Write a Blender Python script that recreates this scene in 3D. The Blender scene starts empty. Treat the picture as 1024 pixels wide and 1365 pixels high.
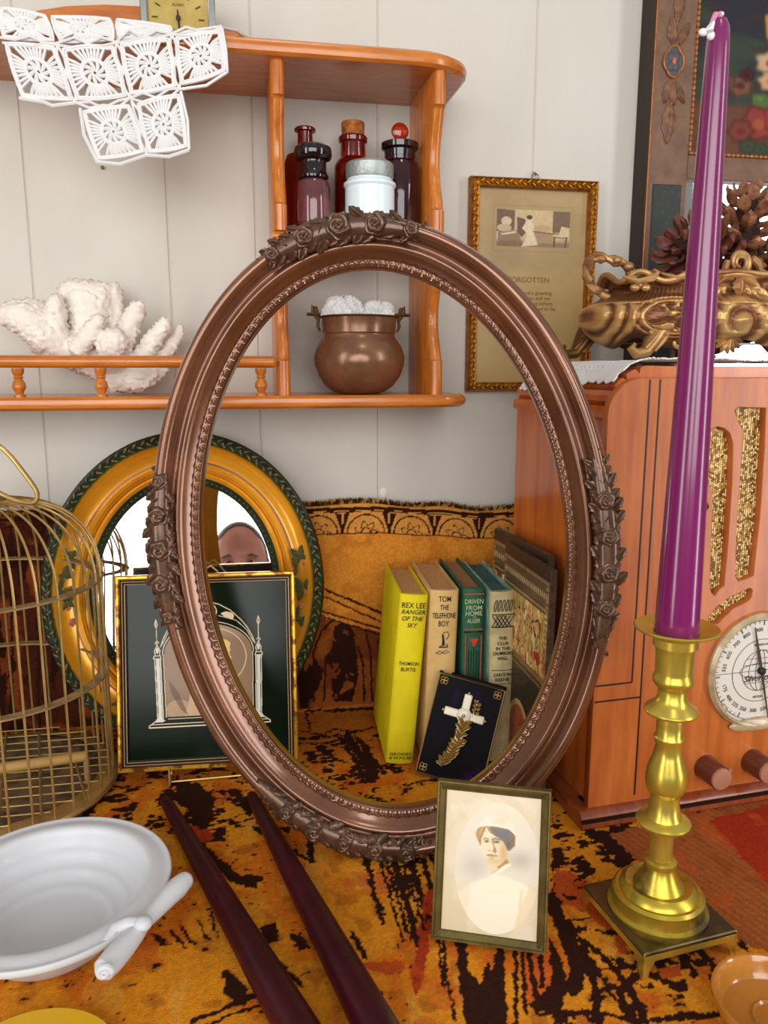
import bpy, math, random
import numpy as np
from mathutils import Vector, Matrix
from math import sin, cos, pi, radians, sqrt, atan2, tan
random.seed(7)
SC = bpy.context.scene
COL = SC.collection
PSI = radians(10.7); TH = radians(10.4); F = 1041.0; H = 0.40
YW = 0.885

# ------------------------------------------------------------ camera
cd = bpy.data.cameras.new('camera'); cam = bpy.data.objects.new('camera', cd); COL.objects.link(cam)
cam.location = (0, 0, H); cam.rotation_euler = (radians(90) - TH, 0, -PSI)
cd.sensor_fit = 'HORIZONTAL'; cd.sensor_width = 24.0; cd.lens = 24.0 * F / 1024.0
cd.clip_start = 0.01; cd.clip_end = 50
cd.dof.use_dof = True; cd.dof.focus_distance = 0.68; cd.dof.aperture_fstop = 16.0
SC.camera = cam
# ------------------------------------------------------------ world and lights
wd = bpy.data.worlds.new('room_light'); SC.world = wd; wd.use_nodes = True
nt = wd.node_tree; nt.nodes.clear()
wo = nt.nodes.new('ShaderNodeOutputWorld'); bg = nt.nodes.new('ShaderNodeBackground')
tc = nt.nodes.new('ShaderNodeTexCoord'); sp = nt.nodes.new('ShaderNodeSeparateXYZ'); cr = nt.nodes.new('ShaderNodeValToRGB')
mr = nt.nodes.new('ShaderNodeMapRange'); mr.inputs[1].default_value = -1; mr.inputs[2].default_value = 1
nt.links.new(tc.outputs['Generated'], sp.inputs[0]); nt.links.new(sp.outputs['Z'], mr.inputs[0]); nt.links.new(mr.outputs[0], cr.inputs[0])
cr.color_ramp.elements[0].position = 0.30; cr.color_ramp.elements[0].color = (0.05, 0.035, 0.025, 1)
cr.color_ramp.elements[1].position = 0.75; cr.color_ramp.elements[1].color = (1.0, 0.98, 0.96, 1)
e = cr.color_ramp.elements.new(0.5); e.color = (0.34, 0.32, 0.30, 1)
nt.links.new(cr.outputs[0], bg.inputs[0]); bg.inputs[1].default_value = 0.45
nt.links.new(bg.outputs[0], wo.inputs[0])
def area(name, loc, target, sx, sy, power, col):
    l = bpy.data.lights.new(name, 'AREA'); l.shape = 'RECTANGLE'; l.size = sx; l.size_y = sy; l.energy = power; l.color = col
    o = bpy.data.objects.new(name, l); COL.objects.link(o); o.location = loc
    o.rotation_euler = (Vector(target) - Vector(loc)).to_track_quat('-Z', 'Y').to_euler(); return o
area('window_light', (-1.30, -0.45, 0.48), (0.1, 0.80, 0.30), 0.34, 1.5, 11, (1.0, 0.98, 0.95))
area('ceiling_lamp_light', (0.20, -0.30, 1.75), (0.15, 0.75, 0.2), 0.25, 0.25, 2.0, (1.0, 0.95, 0.88))
area('window_light_right', (1.45, -0.40, 0.46), (0.1, 0.8, 0.30), 0.26, 1.5, 10, (1.0, 0.98, 0.97))
area('fill_light_behind', (-0.30, -2.0, 0.80), (0.05, 0.8, 0.25), 2.4, 1.4, 58, (1.0, 0.99, 0.98))  # added soft fill behind the camera, brightens the lower wall and the mirror
vs = SC.view_settings; vs.view_transform = 'Standard'; vs.look = 'None'; vs.gamma = 1; vs.use_curve_mapping = False
vs.exposure = 0.0
SC.cycles.max_bounces = 8; SC.cycles.use_denoising = True

# ------------------------------------------------------------ measuring helpers (photo pixel -> point of a real surface)
def ray(x, y):
    u = (x - 512) / F; v = (y - 682.5) / F
    d = cos(TH) - v * sin(TH); z = -sin(TH) - v * cos(TH)
    return Vector((u * cos(PSI) + d * sin(PSI), -u * sin(PSI) + d * cos(PSI), z)), d
EYE = Vector((0, 0, H))
def on_z(x, y, z=0.0):
    r, d = ray(x, y); return EYE + r * ((z - H) / r.z)
def on_y(x, y, Y):
    r, d = ray(x, y); return EYE + r * (Y / r.y)
def at_d(x, y, D):
    r, d = ray(x, y); return EYE + r * (D / d)
def on_plane(x, y, o, n):
    r, d = ray(x, y); n = Vector(n); return EYE + r * ((Vector(o) - EYE).dot(n) / r.dot(n))
def img(X, Y, Z):
    d = X * sin(PSI) + Y * cos(PSI); r = X * cos(PSI) - Y * sin(PSI); z = Z - H
    f = d * cos(TH) - z * sin(TH); dn = -d * sin(TH) - z * cos(TH)
    return 512 + F * r / f, 682.5 + F * dn / f

# ------------------------------------------------------------ colour + noise in numpy
def lin(c):
    c = np.asarray(c, float) / 255.0
    return np.where(c <= 0.04045, c / 12.92, ((c + 0.055) / 1.055) ** 2.4)
def L4(r, g, b): return tuple(lin((r, g, b))) + (1.0,)
def hsh(ix, iy, s):
    v = np.sin(ix * 127.1 + iy * 311.7 + s * 74.7) * 43758.5453
    return v - np.floor(v)
def vn(x, y, s=0):
    ix = np.floor(x); iy = np.floor(y); fx = x - ix; fy = y - iy
    fx = fx * fx * (3 - 2 * fx); fy = fy * fy * (3 - 2 * fy)
    return ((hsh(ix, iy, s) * (1 - fx) + hsh(ix + 1, iy, s) * fx) * (1 - fy) + (hsh(ix, iy + 1, s) * (1 - fx) + hsh(ix + 1, iy + 1, s) * fx) * fy)
def fbm(x, y, s=0, o=4):
    t = 0; a = 0.5; n = 0
    for i in range(o): t = t + a * vn(x * 2 ** i, y * 2 ** i, s + i * 3); n += a; a *= 0.5
    return t / n
def seg(x, y, ax, ay, bx, by):
    dx, dy = bx - ax, by - ay; t = np.clip(((x - ax) * dx + (y - ay) * dy) / (dx * dx + dy * dy + 1e-12), 0, 1)
    return np.hypot(x - ax - t * dx, y - ay - t * dy)
def pline(x, y, pts):
    d = None
    for a, b in zip(pts[:-1], pts[1:]):
        s = seg(x, y, a[0], a[1], b[0], b[1]); d = s if d is None else np.minimum(d, s)
    return d
def inpoly(x, y, pts):
    r = np.zeros(x.shape, bool); n = len(pts)
    for i in range(n):
        x1, y1 = pts[i]; x2, y2 = pts[(i + 1) % n]
        if y1 == y2: continue
        r ^= ((y1 > y) != (y2 > y)) & (x < (x2 - x1) * (y - y1) / (y2 - y1) + x1)
    return r
def sm(d, a, b): t = np.clip((d - a) / (b - a), 0, 1); return t * t * (3 - 2 * t)
def mixc(c, col, m):
    m = np.clip(m, 0, 1)[..., None]; c[...] = c * (1 - m) + np.asarray(col, float) * m

def blur(C, n=1):
    for _ in range(n):
        for ax in (0, 1):
            P_ = np.concatenate([np.take(C, [0], ax), C, np.take(C, [-1], ax)], ax); m_ = C.shape[ax]
            C = (np.take(P_, range(0, m_), ax) + 2 * np.take(P_, range(1, m_ + 1), ax) + np.take(P_, range(2, m_ + 2), ax)) / 4
    return C
# ------------------------------------------------------------ materials
def mat(name, col, rough=0.5, metal=0.0, col2=None, nscale=20.0, bump=0.0, bscale=None, stretch=(1, 1, 1), lo=0.35, hi=0.65,
        trans=0.0, ior=1.45, coat=0.0, spec=0.5, sheen=0.0, sss=0.0, attr=False, wave=None, bdetail=4, rough2=None, bdist=0.001):
    m = bpy.data.materials.new(name); m.use_nodes = True; n = m.node_tree.nodes; l = m.node_tree.links
    b = n['Principled BSDF']
    b.inputs['Base Color'].default_value = col if len(col) == 4 else L4(*col)
    b.inputs['Roughness'].default_value = rough; b.inputs['Metallic'].default_value = metal
    b.inputs['Transmission Weight'].default_value = trans; b.inputs['IOR'].default_value = ior
    b.inputs['Coat Weight'].default_value = coat; b.inputs['Specular IOR Level'].default_value = spec
    b.inputs['Coat Roughness'].default_value = 0.12
    b.inputs['Sheen Weight'].default_value = sheen; b.inputs['Subsurface Weight'].default_value = sss
    if sss: b.inputs['Subsurface Radius'].default_value = (0.01, 0.008, 0.006); b.inputs['Subsurface Scale'].default_value = 0.5
    tx = n.new('ShaderNodeTexCoord'); mp = n.new('ShaderNodeMapping'); mp.inputs['Scale'].default_value = stretch
    l.new(tx.outputs['Object'], mp.inputs[0])
    if attr:
        a = n.new('ShaderNodeVertexColor'); a.layer_name = 'Col'; l.new(a.outputs[0], b.inputs['Base Color'])
    if col2 is not None:
        t = n.new('ShaderNodeTexNoise'); t.inputs['Scale'].default_value = nscale; t.inputs['Detail'].default_value = 6; t.inputs['Roughness'].default_value = 0.6
        l.new(mp.outputs[0], t.inputs['Vector'])
        r = n.new('ShaderNodeValToRGB'); r.color_ramp.elements[0].position = lo; r.color_ramp.elements[1].position = hi
        r.color_ramp.elements[0].color = col if len(col) == 4 else L4(*col); r.color_ramp.elements[1].color = col2 if len(col2) == 4 else L4(*col2)
        l.new(t.outputs[0], r.inputs[0]); l.new(r.outputs[0], b.inputs['Base Color'])
        if rough2 is not None:
            q = n.new('ShaderNodeMapRange'); q.inputs[1].default_value = lo; q.inputs[2].default_value = hi; q.inputs[3].default_value = rough; q.inputs[4].default_value = rough2
            l.new(t.outputs[0], q.inputs[0]); l.new(q.outputs[0], b.inputs['Roughness'])
    if bump:
        t = n.new('ShaderNodeTexNoise'); t.inputs['Scale'].default_value = bscale or nscale; t.inputs['Detail'].default_value = bdetail
        l.new(mp.outputs[0], t.inputs['Vector'])
        bb = n.new('ShaderNodeBump'); bb.inputs['Strength'].default_value = bump; bb.inputs['Distance'].default_value = bdist
        l.new(t.outputs[0], bb.inputs['Height']); l.new(bb.outputs[0], b.inputs['Normal'])
    return m

# ------------------------------------------------------------ mesh building
class MB:
    def __init__(s): s.v = []; s.f = []
    def add(s, vs, fs, M=None):
        k = len(s.v)
        s.v += [tuple(M @ Vector(p)) for p in vs] if M is not None else [tuple(p) for p in vs]
        s.f += [tuple(i + k for i in f) for f in fs]; return s
    def box(s, x0, x1, y0, y1, z0, z1, M=None, b=0.0):
        if b <= 0:
            vs = [(x, y, z) for x in (x0, x1) for y in (y0, y1) for z in (z0, z1)]
            return s.add(vs, [(0, 1, 3, 2), (4, 6, 7, 5), (0, 4, 5, 1), (2, 3, 7, 6), (0, 2, 6, 4), (1, 5, 7, 3)], M)
        b = min(b, (x1 - x0) * .49, (y1 - y0) * .49, (z1 - z0) * .49)
        vs = []; idx = {}
        lo = (x0, y0, z0); hi = (x1, y1, z1)
        for cx in (0, 1):
            for cy in (0, 1):
                for cz in (0, 1):
                    c = (cx, cy, cz)
                    for ax in range(3):
                        p = [0, 0, 0]
                        for a in range(3):
                            e_ = hi[a] if c[a] else lo[a]; s_ = -1 if c[a] else 1
                            p[a] = e_ if a == ax else e_ + s_ * b
                        idx[(c, ax)] = len(vs); vs.append(p)
        fs = []
        for ax in range(3):
            o = [a for a in range(3) if a != ax]
            for sd in (0, 1):
                q = []
                for (i, j) in ((0, 0), (1, 0), (1, 1), (0, 1)):
                    c = [0, 0, 0]; c[ax] = sd; c[o[0]] = i; c[o[1]] = j; q.append(idx[(tuple(c), ax)])
                fs.append(tuple(q))
            for (i, j) in ((0, 0), (0, 1), (1, 0), (1, 1)):
                c0 = [0, 0, 0]; c0[o[0]] = i; c0[o[1]] = j; c1 = list(c0); c1[ax] = 1
                fs.append((idx[(tuple(c0), o[0])], idx[(tuple(c1), o[0])], idx[(tuple(c1), o[1])], idx[(tuple(c0), o[1])]))
        for c in [(a, b_, c_) for a in (0, 1) for b_ in (0, 1) for c_ in (0, 1)]:
            fs.append((idx[(c, 0)], idx[(c, 1)], idx[(c, 2)]))
        return s.add(vs, fs, M)
    def tube(s, pts, r, n=8, closed=False, M=None, flat=1.0, caps=True, up=None):
        pts = [Vector(p) for p in pts]; N = len(pts)
        if N < 2: return s
        rs = r if hasattr(r, '__len__') else [r] * N
        vs = []; fs = []
        prev = None
        for i, p in enumerate(pts):
            if closed: t = pts[(i + 1) % N] - pts[i - 1]
            else: t = pts[min(i + 1, N - 1)] - pts[max(i - 1, 0)]
            if t.length < 1e-9: t = Vector((0, 0, 1))
            t.normalize()
            if prev is None:
                a = Vector(up) if up is not None else (Vector((0, 0, 1)) if abs(t.z) < 0.9 else Vector((1, 0, 0)))
                u = (a - t * a.dot(t)).normalized()
            else:
                u = prev - t * prev.dot(t)
                u = u.normalized() if u.length > 1e-6 else prev
            prev = u; w = t.cross(u)
            for k in range(n):
                a = 2 * pi * k / n; vs.append(p + (w * cos(a) + u * sin(a) * flat) * rs[i])
        m = N if closed else N - 1
        for i in range(m):
            for k in range(n):
                a = i * n + k; b = i * n + (k + 1) % n; c = ((i + 1) % N) * n + (k + 1) % n; d = ((i + 1) % N) * n + k
                fs.append((a, b, c, d))
        if not closed and caps:
            fs.append(tuple(reversed(range(n)))); fs.append(tuple((N - 1) * n + k for k in range(n)))
        return s.add(vs, fs, M)
    def lathe(s, prof, n=48, M=None, cap=True):
        vs = []; fs = []
        for (r, z) in prof:
            for k in range(n): a = 2 * pi * k / n; vs.append((max(r, 1e-5) * cos(a), max(r, 1e-5) * sin(a), z))
        for i in range(len(prof) - 1):
            for k in range(n):
                fs.append((i * n + k, i * n + (k + 1) % n, (i + 1) * n + (k + 1) % n, (i + 1) * n + k))
        if cap:
            fs.append(tuple(reversed(range(n)))); fs.append(tuple((len(prof) - 1) * n + k for k in range(n)))
        return s.add(vs, fs, M)
    def ell(s, c, r, M=None, n=12, m=8, rot=None, fn=None):
        vs = []; fs = []; R = rot or Matrix.Identity(3); c = Vector(c)
        for j in range(m + 1):
            ph = pi * j / m
            for k in range(n):
                a = 2 * pi * k / n; q = 1.0 if fn is None else fn(a, ph)
                vs.append(c + R @ Vector((r[0] * sin(ph) * cos(a) * q, r[1] * sin(ph) * sin(a) * q, r[2] * cos(ph) * q)))
        for j in range(m):
            for k in range(n): fs.append((j * n + k, (j + 1) * n + k, (j + 1) * n + (k + 1) % n, j * n + (k + 1) % n))
        return s.add(vs, fs, M)
    def prism(s, poly, h0, h1, axis='z', M=None):
        n = len(poly)
        def P(p, h):
            return (p[0], p[1], h) if axis == 'z' else ((p[0], h, p[1]) if axis == 'y' else (h, p[0], p[1]))
        vs = [P(p, h0) for p in poly] + [P(p, h1) for p in poly]
        fs = [tuple(range(n)), tuple(reversed(range(n, 2 * n)))] + [(i, (i + 1) % n, n + (i + 1) % n, n + i) for i in range(n)]
        return s.add(vs, fs, M)
    def build(s, name, m, parent=None, smooth=True, ang=35):
        me = bpy.data.meshes.new(name); me.from_pydata(s.v, [], s.f); me.validate()
        if smooth: me.shade_smooth(); me.set_sharp_from_angle(angle=radians(ang))
        me.materials.append(m)
        o = bpy.data.objects.new(name, me); COL.objects.link(o)
        if parent is not None: o.parent = parent
        fixn(me); return o
import bmesh
def fixn(me):
    b = bmesh.new(); b.from_mesh(me); bmesh.ops.recalc_face_normals(b, faces=b.faces); b.to_mesh(me); b.free()
def tag(o, label=None, cat=None, group=None, kind=None):
    if label: o['label'] = label
    if cat: o['category'] = cat
    if group: o['group'] = group
    if kind: o['kind'] = kind
    return o
def thing(name, label, cat, loc=(0, 0, 0), rz=0.0, group=None, M=None):
    o = bpy.data.objects.new(name, None); o.empty_display_size = 0.02; COL.objects.link(o)
    if M is not None: o.matrix_world = M; o.location, o.rotation_euler = M.to_translation(), M.to_euler()
    else: o.location = loc; o.rotation_euler = (0, 0, rz)
    return tag(o, label, cat, group)
def grid_np(name, V, nu, nv, m, parent=None, col=None, keep=None, smooth=True):
    """V: (nv*nu,3) points in rows; faces between; optional colours and kept-face mask"""
    me = bpy.data.meshes.new(name)
    i = np.arange(nv - 1)[:, None] * nu + np.arange(nu - 1)[None, :]
    q = np.stack([i, i + 1, i + 1 + nu, i + nu], -1).reshape(-1, 4)
    if keep is not None: q = q[keep.reshape(-1)]
    me.vertices.add(len(V)); me.vertices.foreach_set('co', np.asarray(V, np.float32).ravel())
    me.loops.add(q.size); me.loops.foreach_set('vertex_index', q.astype(np.int32).ravel())
    me.polygons.add(len(q)); me.polygons.foreach_set('loop_start', np.arange(0, q.size, 4, dtype=np.int32))
    me.update(calc_edges=True)
    if smooth: me.shade_smooth()
    if col is not None:
        ca = me.color_attributes.new('Col', 'FLOAT_COLOR', 'POINT')
        rgba = np.ones((len(V), 4), np.float32); rgba[:, :3] = lin(np.clip(col.reshape(-1, 3), 0, 255)); ca.data.foreach_set('color', rgba.ravel())
    me.materials.append(m)
    o = bpy.data.objects.new(name, me); COL.objects.link(o)
    if parent is not None: o.parent = parent
    if keep is not None:
        b = bmesh.new(); b.from_mesh(me); bmesh.ops.delete(b, geom=[v for v in b.verts if not v.link_faces], context='VERTS'); b.to_mesh(me); b.free()
    return o
def painted(name, w, h, res, fn, m, parent, y=0.0, z0=0.0, M=None):
    """flat picture in the local XZ plane, centred on x, bottom at z0, facing -Y"""
    nu = int(w / res) + 1; nv = int(h / res) + 1
    U, V = np.meshgrid(np.linspace(0, 1, nu), np.linspace(0, 1, nv))
    col = fn(U, V)     # U left->right, V bottom->top
    P = np.stack([(U - .5) * w, np.full_like(U, y), z0 + V * h], -1).reshape(-1, 3)
    return grid_np(name, P, nu, nv, m, parent, col, smooth=False)
def curve2d(name, loops, depth, m, parent=None, bevel=0.0, M=None):
    """filled outlines (with holes) in local XZ, thickness along Y, front at y=0"""
    cu = bpy.data.curves.new(name, 'CURVE'); cu.dimensions = '2D'; cu.fill_mode = 'BOTH'; cu.extrude = depth / 2; cu.bevel_depth = bevel; cu.bevel_resolution = 1
    for lp in loops:
        sp_ = cu.splines.new('POLY'); sp_.points.add(len(lp) - 1); sp_.use_cyclic_u = True
        for k, p in enumerate(lp): sp_.points[k].co = (p[0], p[1], 0, 1)
    return curve_mesh(name, cu, m, parent, Matrix.Translation((0, depth / 2 + bevel, 0)) @ Matrix.Rotation(pi / 2, 4, 'X') if M is None else M)
def curve_mesh(name, cu, m, parent, M):
    t = bpy.data.objects.new('tmp', cu); COL.objects.link(t)
    dg = bpy.context.evaluated_depsgraph_get(); dg.update()
    me = bpy.data.meshes.new_from_object(t.evaluated_get(dg)); bpy.data.objects.remove(t); bpy.data.curves.remove(cu)
    me.name = name; me.transform(M); me.materials.clear(); me.materials.append(m)
    o = bpy.data.objects.new(name, me); COL.objects.link(o)
    if parent is not None: o.parent = parent
    return o
def text(name, body, size, m, parent, x, z, y=-0.0004, rot=0.0, ext=0.00015, align='CENTER', sx=1.0, shear=0.0, M=None, off=0.0):
    cu = bpy.data.curves.new(name, 'FONT'); cu.body = body; cu.size = size; cu.align_x = align; cu.align_y = 'CENTER'; cu.extrude = ext; cu.shear = shear; cu.offset = off
    cu.resolution_u = 3
    B = Matrix.Translation((x, y, z)) @ Matrix.Rotation(rot, 4, 'Y') @ Matrix.Rotation(pi / 2, 4, 'X') @ Matrix.Diagonal((sx, 1, 1, 1))
    return curve_mesh(name, cu, m, parent, (M @ B) if M is not None else B)
def bake_mod(o):
    dg = bpy.context.evaluated_depsgraph_get(); dg.update()
    me = bpy.data.meshes.new_from_object(o.evaluated_get(dg)); o.modifiers.clear(); old = o.data; o.data = me; me.name = o.name
    return o
def smooth_path(P_, n=5):
    P_ = [Vector(p_) for p_ in P_]; out = []
    for i in range(len(P_) - 1):
        a, b, c_, d = P_[max(i - 1, 0)], P_[i], P_[i + 1], P_[min(i + 2, len(P_) - 1)]
        for j in range(n):
            t_ = j / n; out.append(.5 * ((2 * b) + (c_ - a) * t_ + (2 * a - 5 * b + 4 * c_ - d) * t_ * t_ + (3 * b - a - 3 * c_ + d) * t_ ** 3))
    return out + [P_[-1]]
def copy_tree(o, parent=None):
    c_ = o.copy(); COL.objects.link(c_); c_.parent = parent
    for ch in list(o.children): copy_tree(ch, c_)
    return c_

# ------------------------------------------------------------ shared materials
M_wall = mat('painted_panelling', (204, 200, 190), 0.55, bump=0.25, bscale=60, stretch=(1, 1, .25), col2=(197, 192, 182), nscale=6)
M_tableW = mat('table_wood', (80, 40, 22), 0.4)
M_rug = mat('tapestry_weave', (180, 110, 30), 0.95, attr=True, bump=0.9, bscale=900, bdetail=1, spec=0.15, bdist=0.0008)
M_fringe = mat('fringe_thread', (52, 34, 20), 0.95, col2=(176, 128, 52), nscale=160, lo=.5, hi=.6, spec=.1)
M_pine = mat('honey_pine', (178, 96, 30), 0.25, col2=(204, 124, 48), nscale=22, stretch=(1, 6, 6), coat=.35, bump=.05, bscale=60)
M_pine_v = mat('honey_pine_upright', (174, 92, 28), 0.25, col2=(204, 122, 44), nscale=22, stretch=(6, 6, 1), coat=.35)
M_white = mat('white_cotton', (226, 225, 224), 0.9, bump=.4, bscale=1200, spec=.2, bdist=.0005)
M_coral = mat('coral_white', (234, 225, 214), 0.85, spec=.2, bump=.6, bscale=700, bdist=.0006)
M_ink = mat('black_ink', (22, 18, 16), 0.5)
M_brass = mat('aged_brass', (196, 170, 60), 0.34, 0.78, col2=(216, 194, 86), nscale=35, rough2=.27, bump=.08, bscale=150)
M_wire = mat('cage_brass', (176, 144, 84), 0.36, 0.7, col2=(204, 172, 108), nscale=60)
M_black = mat('black_paint', (14, 12, 12), 0.35)

# ------------------------------------------------------------ the setting: panelled wall
seams = [-0.335, -0.2002, -0.0631, 0.0275, 0.1604, 0.3372, 0.4654, 0.58, 0.70]
w = MB(); xs = [-0.9] + seams + [1.1]
for a, b in zip(xs[:-1], xs[1:]):
    g = 0.0014
    w.add([(a + g, YW, -.4), (b - g, YW, -.4), (b - g, YW, 1.35), (a + g, YW, 1.35)], [(0, 1, 2, 3)])
    w.add([(b - g, YW, -.4), (b, YW + .0014, -.4), (b, YW + .0014, 1.35), (b - g, YW, 1.35)], [(0, 1, 2, 3)])
    w.add([(b, YW + .0014, -.4), (b + g, YW, -.4), (b + g, YW, 1.35), (b, YW + .0014, 1.35)], [(0, 1, 2, 3)])
w.box(-.9, 1.1, YW + .004, YW + .03, -.4, 1.35)
tag(w.build('wall_back', M_wall, smooth=False), kind='structure')
p = on_y(512, 657, YW)
c = MB(); c.ell((p.x, YW, p.z), (.005, .0015, .0065), n=8, m=6)
tag(c.build('filler_patch', mat('filler', (222, 214, 200), .8)), 'small raised dab of filler on the wall seam above the tapestry', 'filler')
for n_, (x, y) in enumerate(((137, 224), (630, 247))):
    p = on_y(x, y, YW); c = MB(); c.lathe([(.0006, 0), (.0018, .001), (.0016, .003), (0, .004)], 10, Matrix.Translation((p.x, YW - .0003, p.z)) @ Matrix.Rotation(pi / 2, 4, 'X'))
    tag(c.build('nail_head', mat('nail_metal', (120, 112, 100), .4, .8)), ['small nail head in the wall just below the hanging lace', 'tiny nail head in the wall left of the certificate frame'][n_], 'nail')

# table under the tapestry
t = thing('table', 'wooden table wholly covered by the orange and black tapestry', 'table', (0.1, 0.55, -0.03))
m = MB(); m.box(-.62, .68, -.33, .33, -.01, .026, b=.004); m.build('table_top', M_tableW, t)
for sx in (-.57, .63):
    for sy in (-.28, .28):
        m = MB(); m.lathe([(.03, -.72), (.035, -.3), (.03, -.1), (.04, -.01)], 16, Matrix.Translation((sx, sy, 0))); m.build('leg', M_tableW, t)
tag(MB().box(-2.5, 2.7, -2.5, YW + .03, -.78, -.75).build('floor', mat('floor_boards', (120, 84, 56), .4)), kind='structure')

# ------------------------------------------------------------ tapestry
YV = 0.874
def rug_paint(X, S, Z, Y):
    x, y = img(X, Y, Z)
    jx = (fbm(X * 260, S * 260, 1, 2) - .5); jy = (fbm(X * 260, S * 260, 9, 2) - .5)
    hor = S < 0
    x = x + jx * np.where(hor, 8, 2.5); y = y + jy * np.where(hor, 6.5, 2.5)
    GOLD = (214, 136, 28); ORG = (196, 98, 18); DK = (44, 18, 10); RED = (158, 46, 20); TAN = (160, 88, 40)
    C = np.zeros(X.shape + (3,)); C[...] = GOLD
    n1 = fbm(X * 28, S * 28, 3, 4); n2 = fbm(X * 75, S * 75, 5, 4); n3 = fbm(X * 60 + 9, S * 25, 8, 5); n4 = fbm(X * 14, S * 14, 33, 3)
    mixc(C, ORG, sm(n1, .50, .66) * .8); mixc(C, (150, 80, 24), sm(n2, .58, .7) * .5); mixc(C, (216, 158, 72), sm(n3, .6, .7) * .45)
    dk = np.zeros(X.shape)
    # free jacquard motifs, dense at the back and right, sparse in front
    st2 = fbm(X * 90, S * 300, 17, 3); sp2_ = fbm(X * 210, S * 260, 19, 2)
    dens = np.where(y < 1110, .54, .70); dens = np.where((x > 735) & (x < 850) & (y < 1200), .50, dens)
    dens = np.where((x > 735) & (y > 1205), .60, dens); dens = np.where((x > 500) & (x < 580) & (y < 1250), .60, dens)
    dk = np.maximum(dk, (.55 * n2 + .25 * st2 + .2 * sp2_ > dens)); dk = np.maximum(dk, (sp2_ > .80) & (n1 > .5))
    mass = ((x > 250) & (x < 300) & (y > 1080) & (y < 1135)) | ((x > 455) & (x < 500) & (y > 1105) & (y < 1235)) | ((x > 520) & (x < 580) & (y > 1110) & (y < 1190))
    dk = np.maximum(dk, mass & (st2 > .55))
    def P(*pts): return inpoly(x, y, pts)
    def Ln(w_, *pts): return pline(x, y, pts) < w_
    clear = P((570, 1100), (735, 1080), (735, 1365), (540, 1365)) | P((400, 1120), (470, 1110), (520, 1280), (470, 1330), (400, 1200))
    dk = np.where(clear & hor, 0, dk)
    B = [P((232, 1042), (262, 1044), (288, 1062), (284, 1092), (266, 1118), (252, 1112), (262, 1086), (238, 1070)),
         P((262, 1100), (276, 1128), (300, 1150), (322, 1166), (350, 1168), (344, 1184), (312, 1178), (284, 1156), (264, 1128)),
         Ln(3, (227, 1036), (229, 1075)), Ln(2.5, (237, 1034), (239, 1070)), Ln(2.5, (340, 1104), (414, 1148)), P((408, 1102), (422, 1100), (418, 1150), (410, 1150)),
         Ln(2, (497, 1112), (538, 1256)), Ln(2, (505, 1112), (547, 1254)), Ln(5, (516, 1112), (558, 1262)), Ln(2, (525, 1112), (566, 1240)),
         Ln(5, (536, 1112), (572, 1228)), Ln(4, (552, 1112), (580, 1196)), Ln(2.5, (564, 1112), (586, 1170)),
         Ln(3, (480, 1118), (492, 1160)), Ln(4, (490, 1150), (497, 1180)), Ln(3.5, (496, 1180), (506, 1215)), Ln(2.5, (503, 1210), (511, 1232)),
         P((203, 1243), (214, 1246), (226, 1260), (214, 1262)), Ln(2.4, (228, 1240), (246, 1262)), Ln(2.4, (244, 1238), (258, 1258)), Ln(2, (264, 1226), (278, 1254)), Ln(2.2, (283, 1218), (289, 1250)),
         Ln(3, (256, 1362), (352, 1322)), Ln(2, (268, 1368), (362, 1334)), P((296, 1296), (306, 1292), (318, 1306), (332, 1320), (326, 1342), (300, 1328)),
         P((346, 1238), (368, 1228), (372, 1250), (352, 1262)), P((384, 1244), (404, 1250), (412, 1262), (398, 1268)), Ln(4, (372, 1285), (400, 1310)), Ln(4, (470, 1245), (486, 1275)),
         Ln(3, (700, 1170), (760, 1230), (800, 1300), (842, 1360)), Ln(6, (745, 1225), (790, 1300), (800, 1365)), Ln(4, (780, 1255), (815, 1285), (838, 1320), (856, 1360)),
         Ln(5, (842, 1300), (828, 1322), (838, 1350), (850, 1365)), Ln(3, (858, 1296), (842, 1312), (846, 1332), (862, 1362)), Ln(4, (858, 1298), (880, 1304), (912, 1318)),
         P((892, 1316), (912, 1304), (917, 1320), (902, 1324)), Ln(7, (878, 1282), (886, 1298)), Ln(5, (908, 1270), (926, 1300)), Ln(4, (900, 1256), (935, 1268), (952, 1292)),
         Ln(3, (740, 1352), (800, 1350), (850, 1360)), Ln(4, (870, 1360), (960, 1352)), Ln(2.5, (800, 1112), (835, 1158)), Ln(2, (986, 1242), (1000, 1256)),
         P((820, 1236), (835, 1240), (846, 1262), (826, 1262))]
    for b_ in B: dk = np.maximum(dk, b_ & hor)
    # kilim patch on the right, plain ribbed weave
    kil = P((812, 1112), (1100, 1040), (1150, 1300), (1000, 1262), (900, 1192)) & hor
    rib = (.5 + .5 * np.sin(X * 900 + S * 300)) * .10
    dk = np.where(kil, 0, dk)
    mixc(C, TAN, kil * 1.0); mixc(C, (140, 70, 30), kil * sm(n3, .5, .62) * .6); C *= (1 - rib * kil)[..., None]
    redt = P((945, 1095), (1100, 1050), (1100, 1240), (1020, 1176)) & hor; mixc(C, RED, redt * 1.0)
    reds = [P((566, 1196), (580, 1182), (572, 1250), (566, 1300), (554, 1330), (548, 1300)), P((738, 1158), (770, 1166), (810, 1206), (850, 1246), (838, 1262), (780, 1216), (738, 1200)),
            P((250, 1100), (282, 1106), (286, 1118), (262, 1122)), P((876, 1290), (904, 1286), (910, 1302), (884, 1306)), P((736, 1282), (748, 1286), (752, 1314), (736, 1322)),
            P((818, 1248), (834, 1252), (840, 1272), (824, 1270)), Ln(5, (886, 1268), (915, 1262)), P((480, 1284), (536, 1280), (540, 1294), (512, 1300))]
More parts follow.
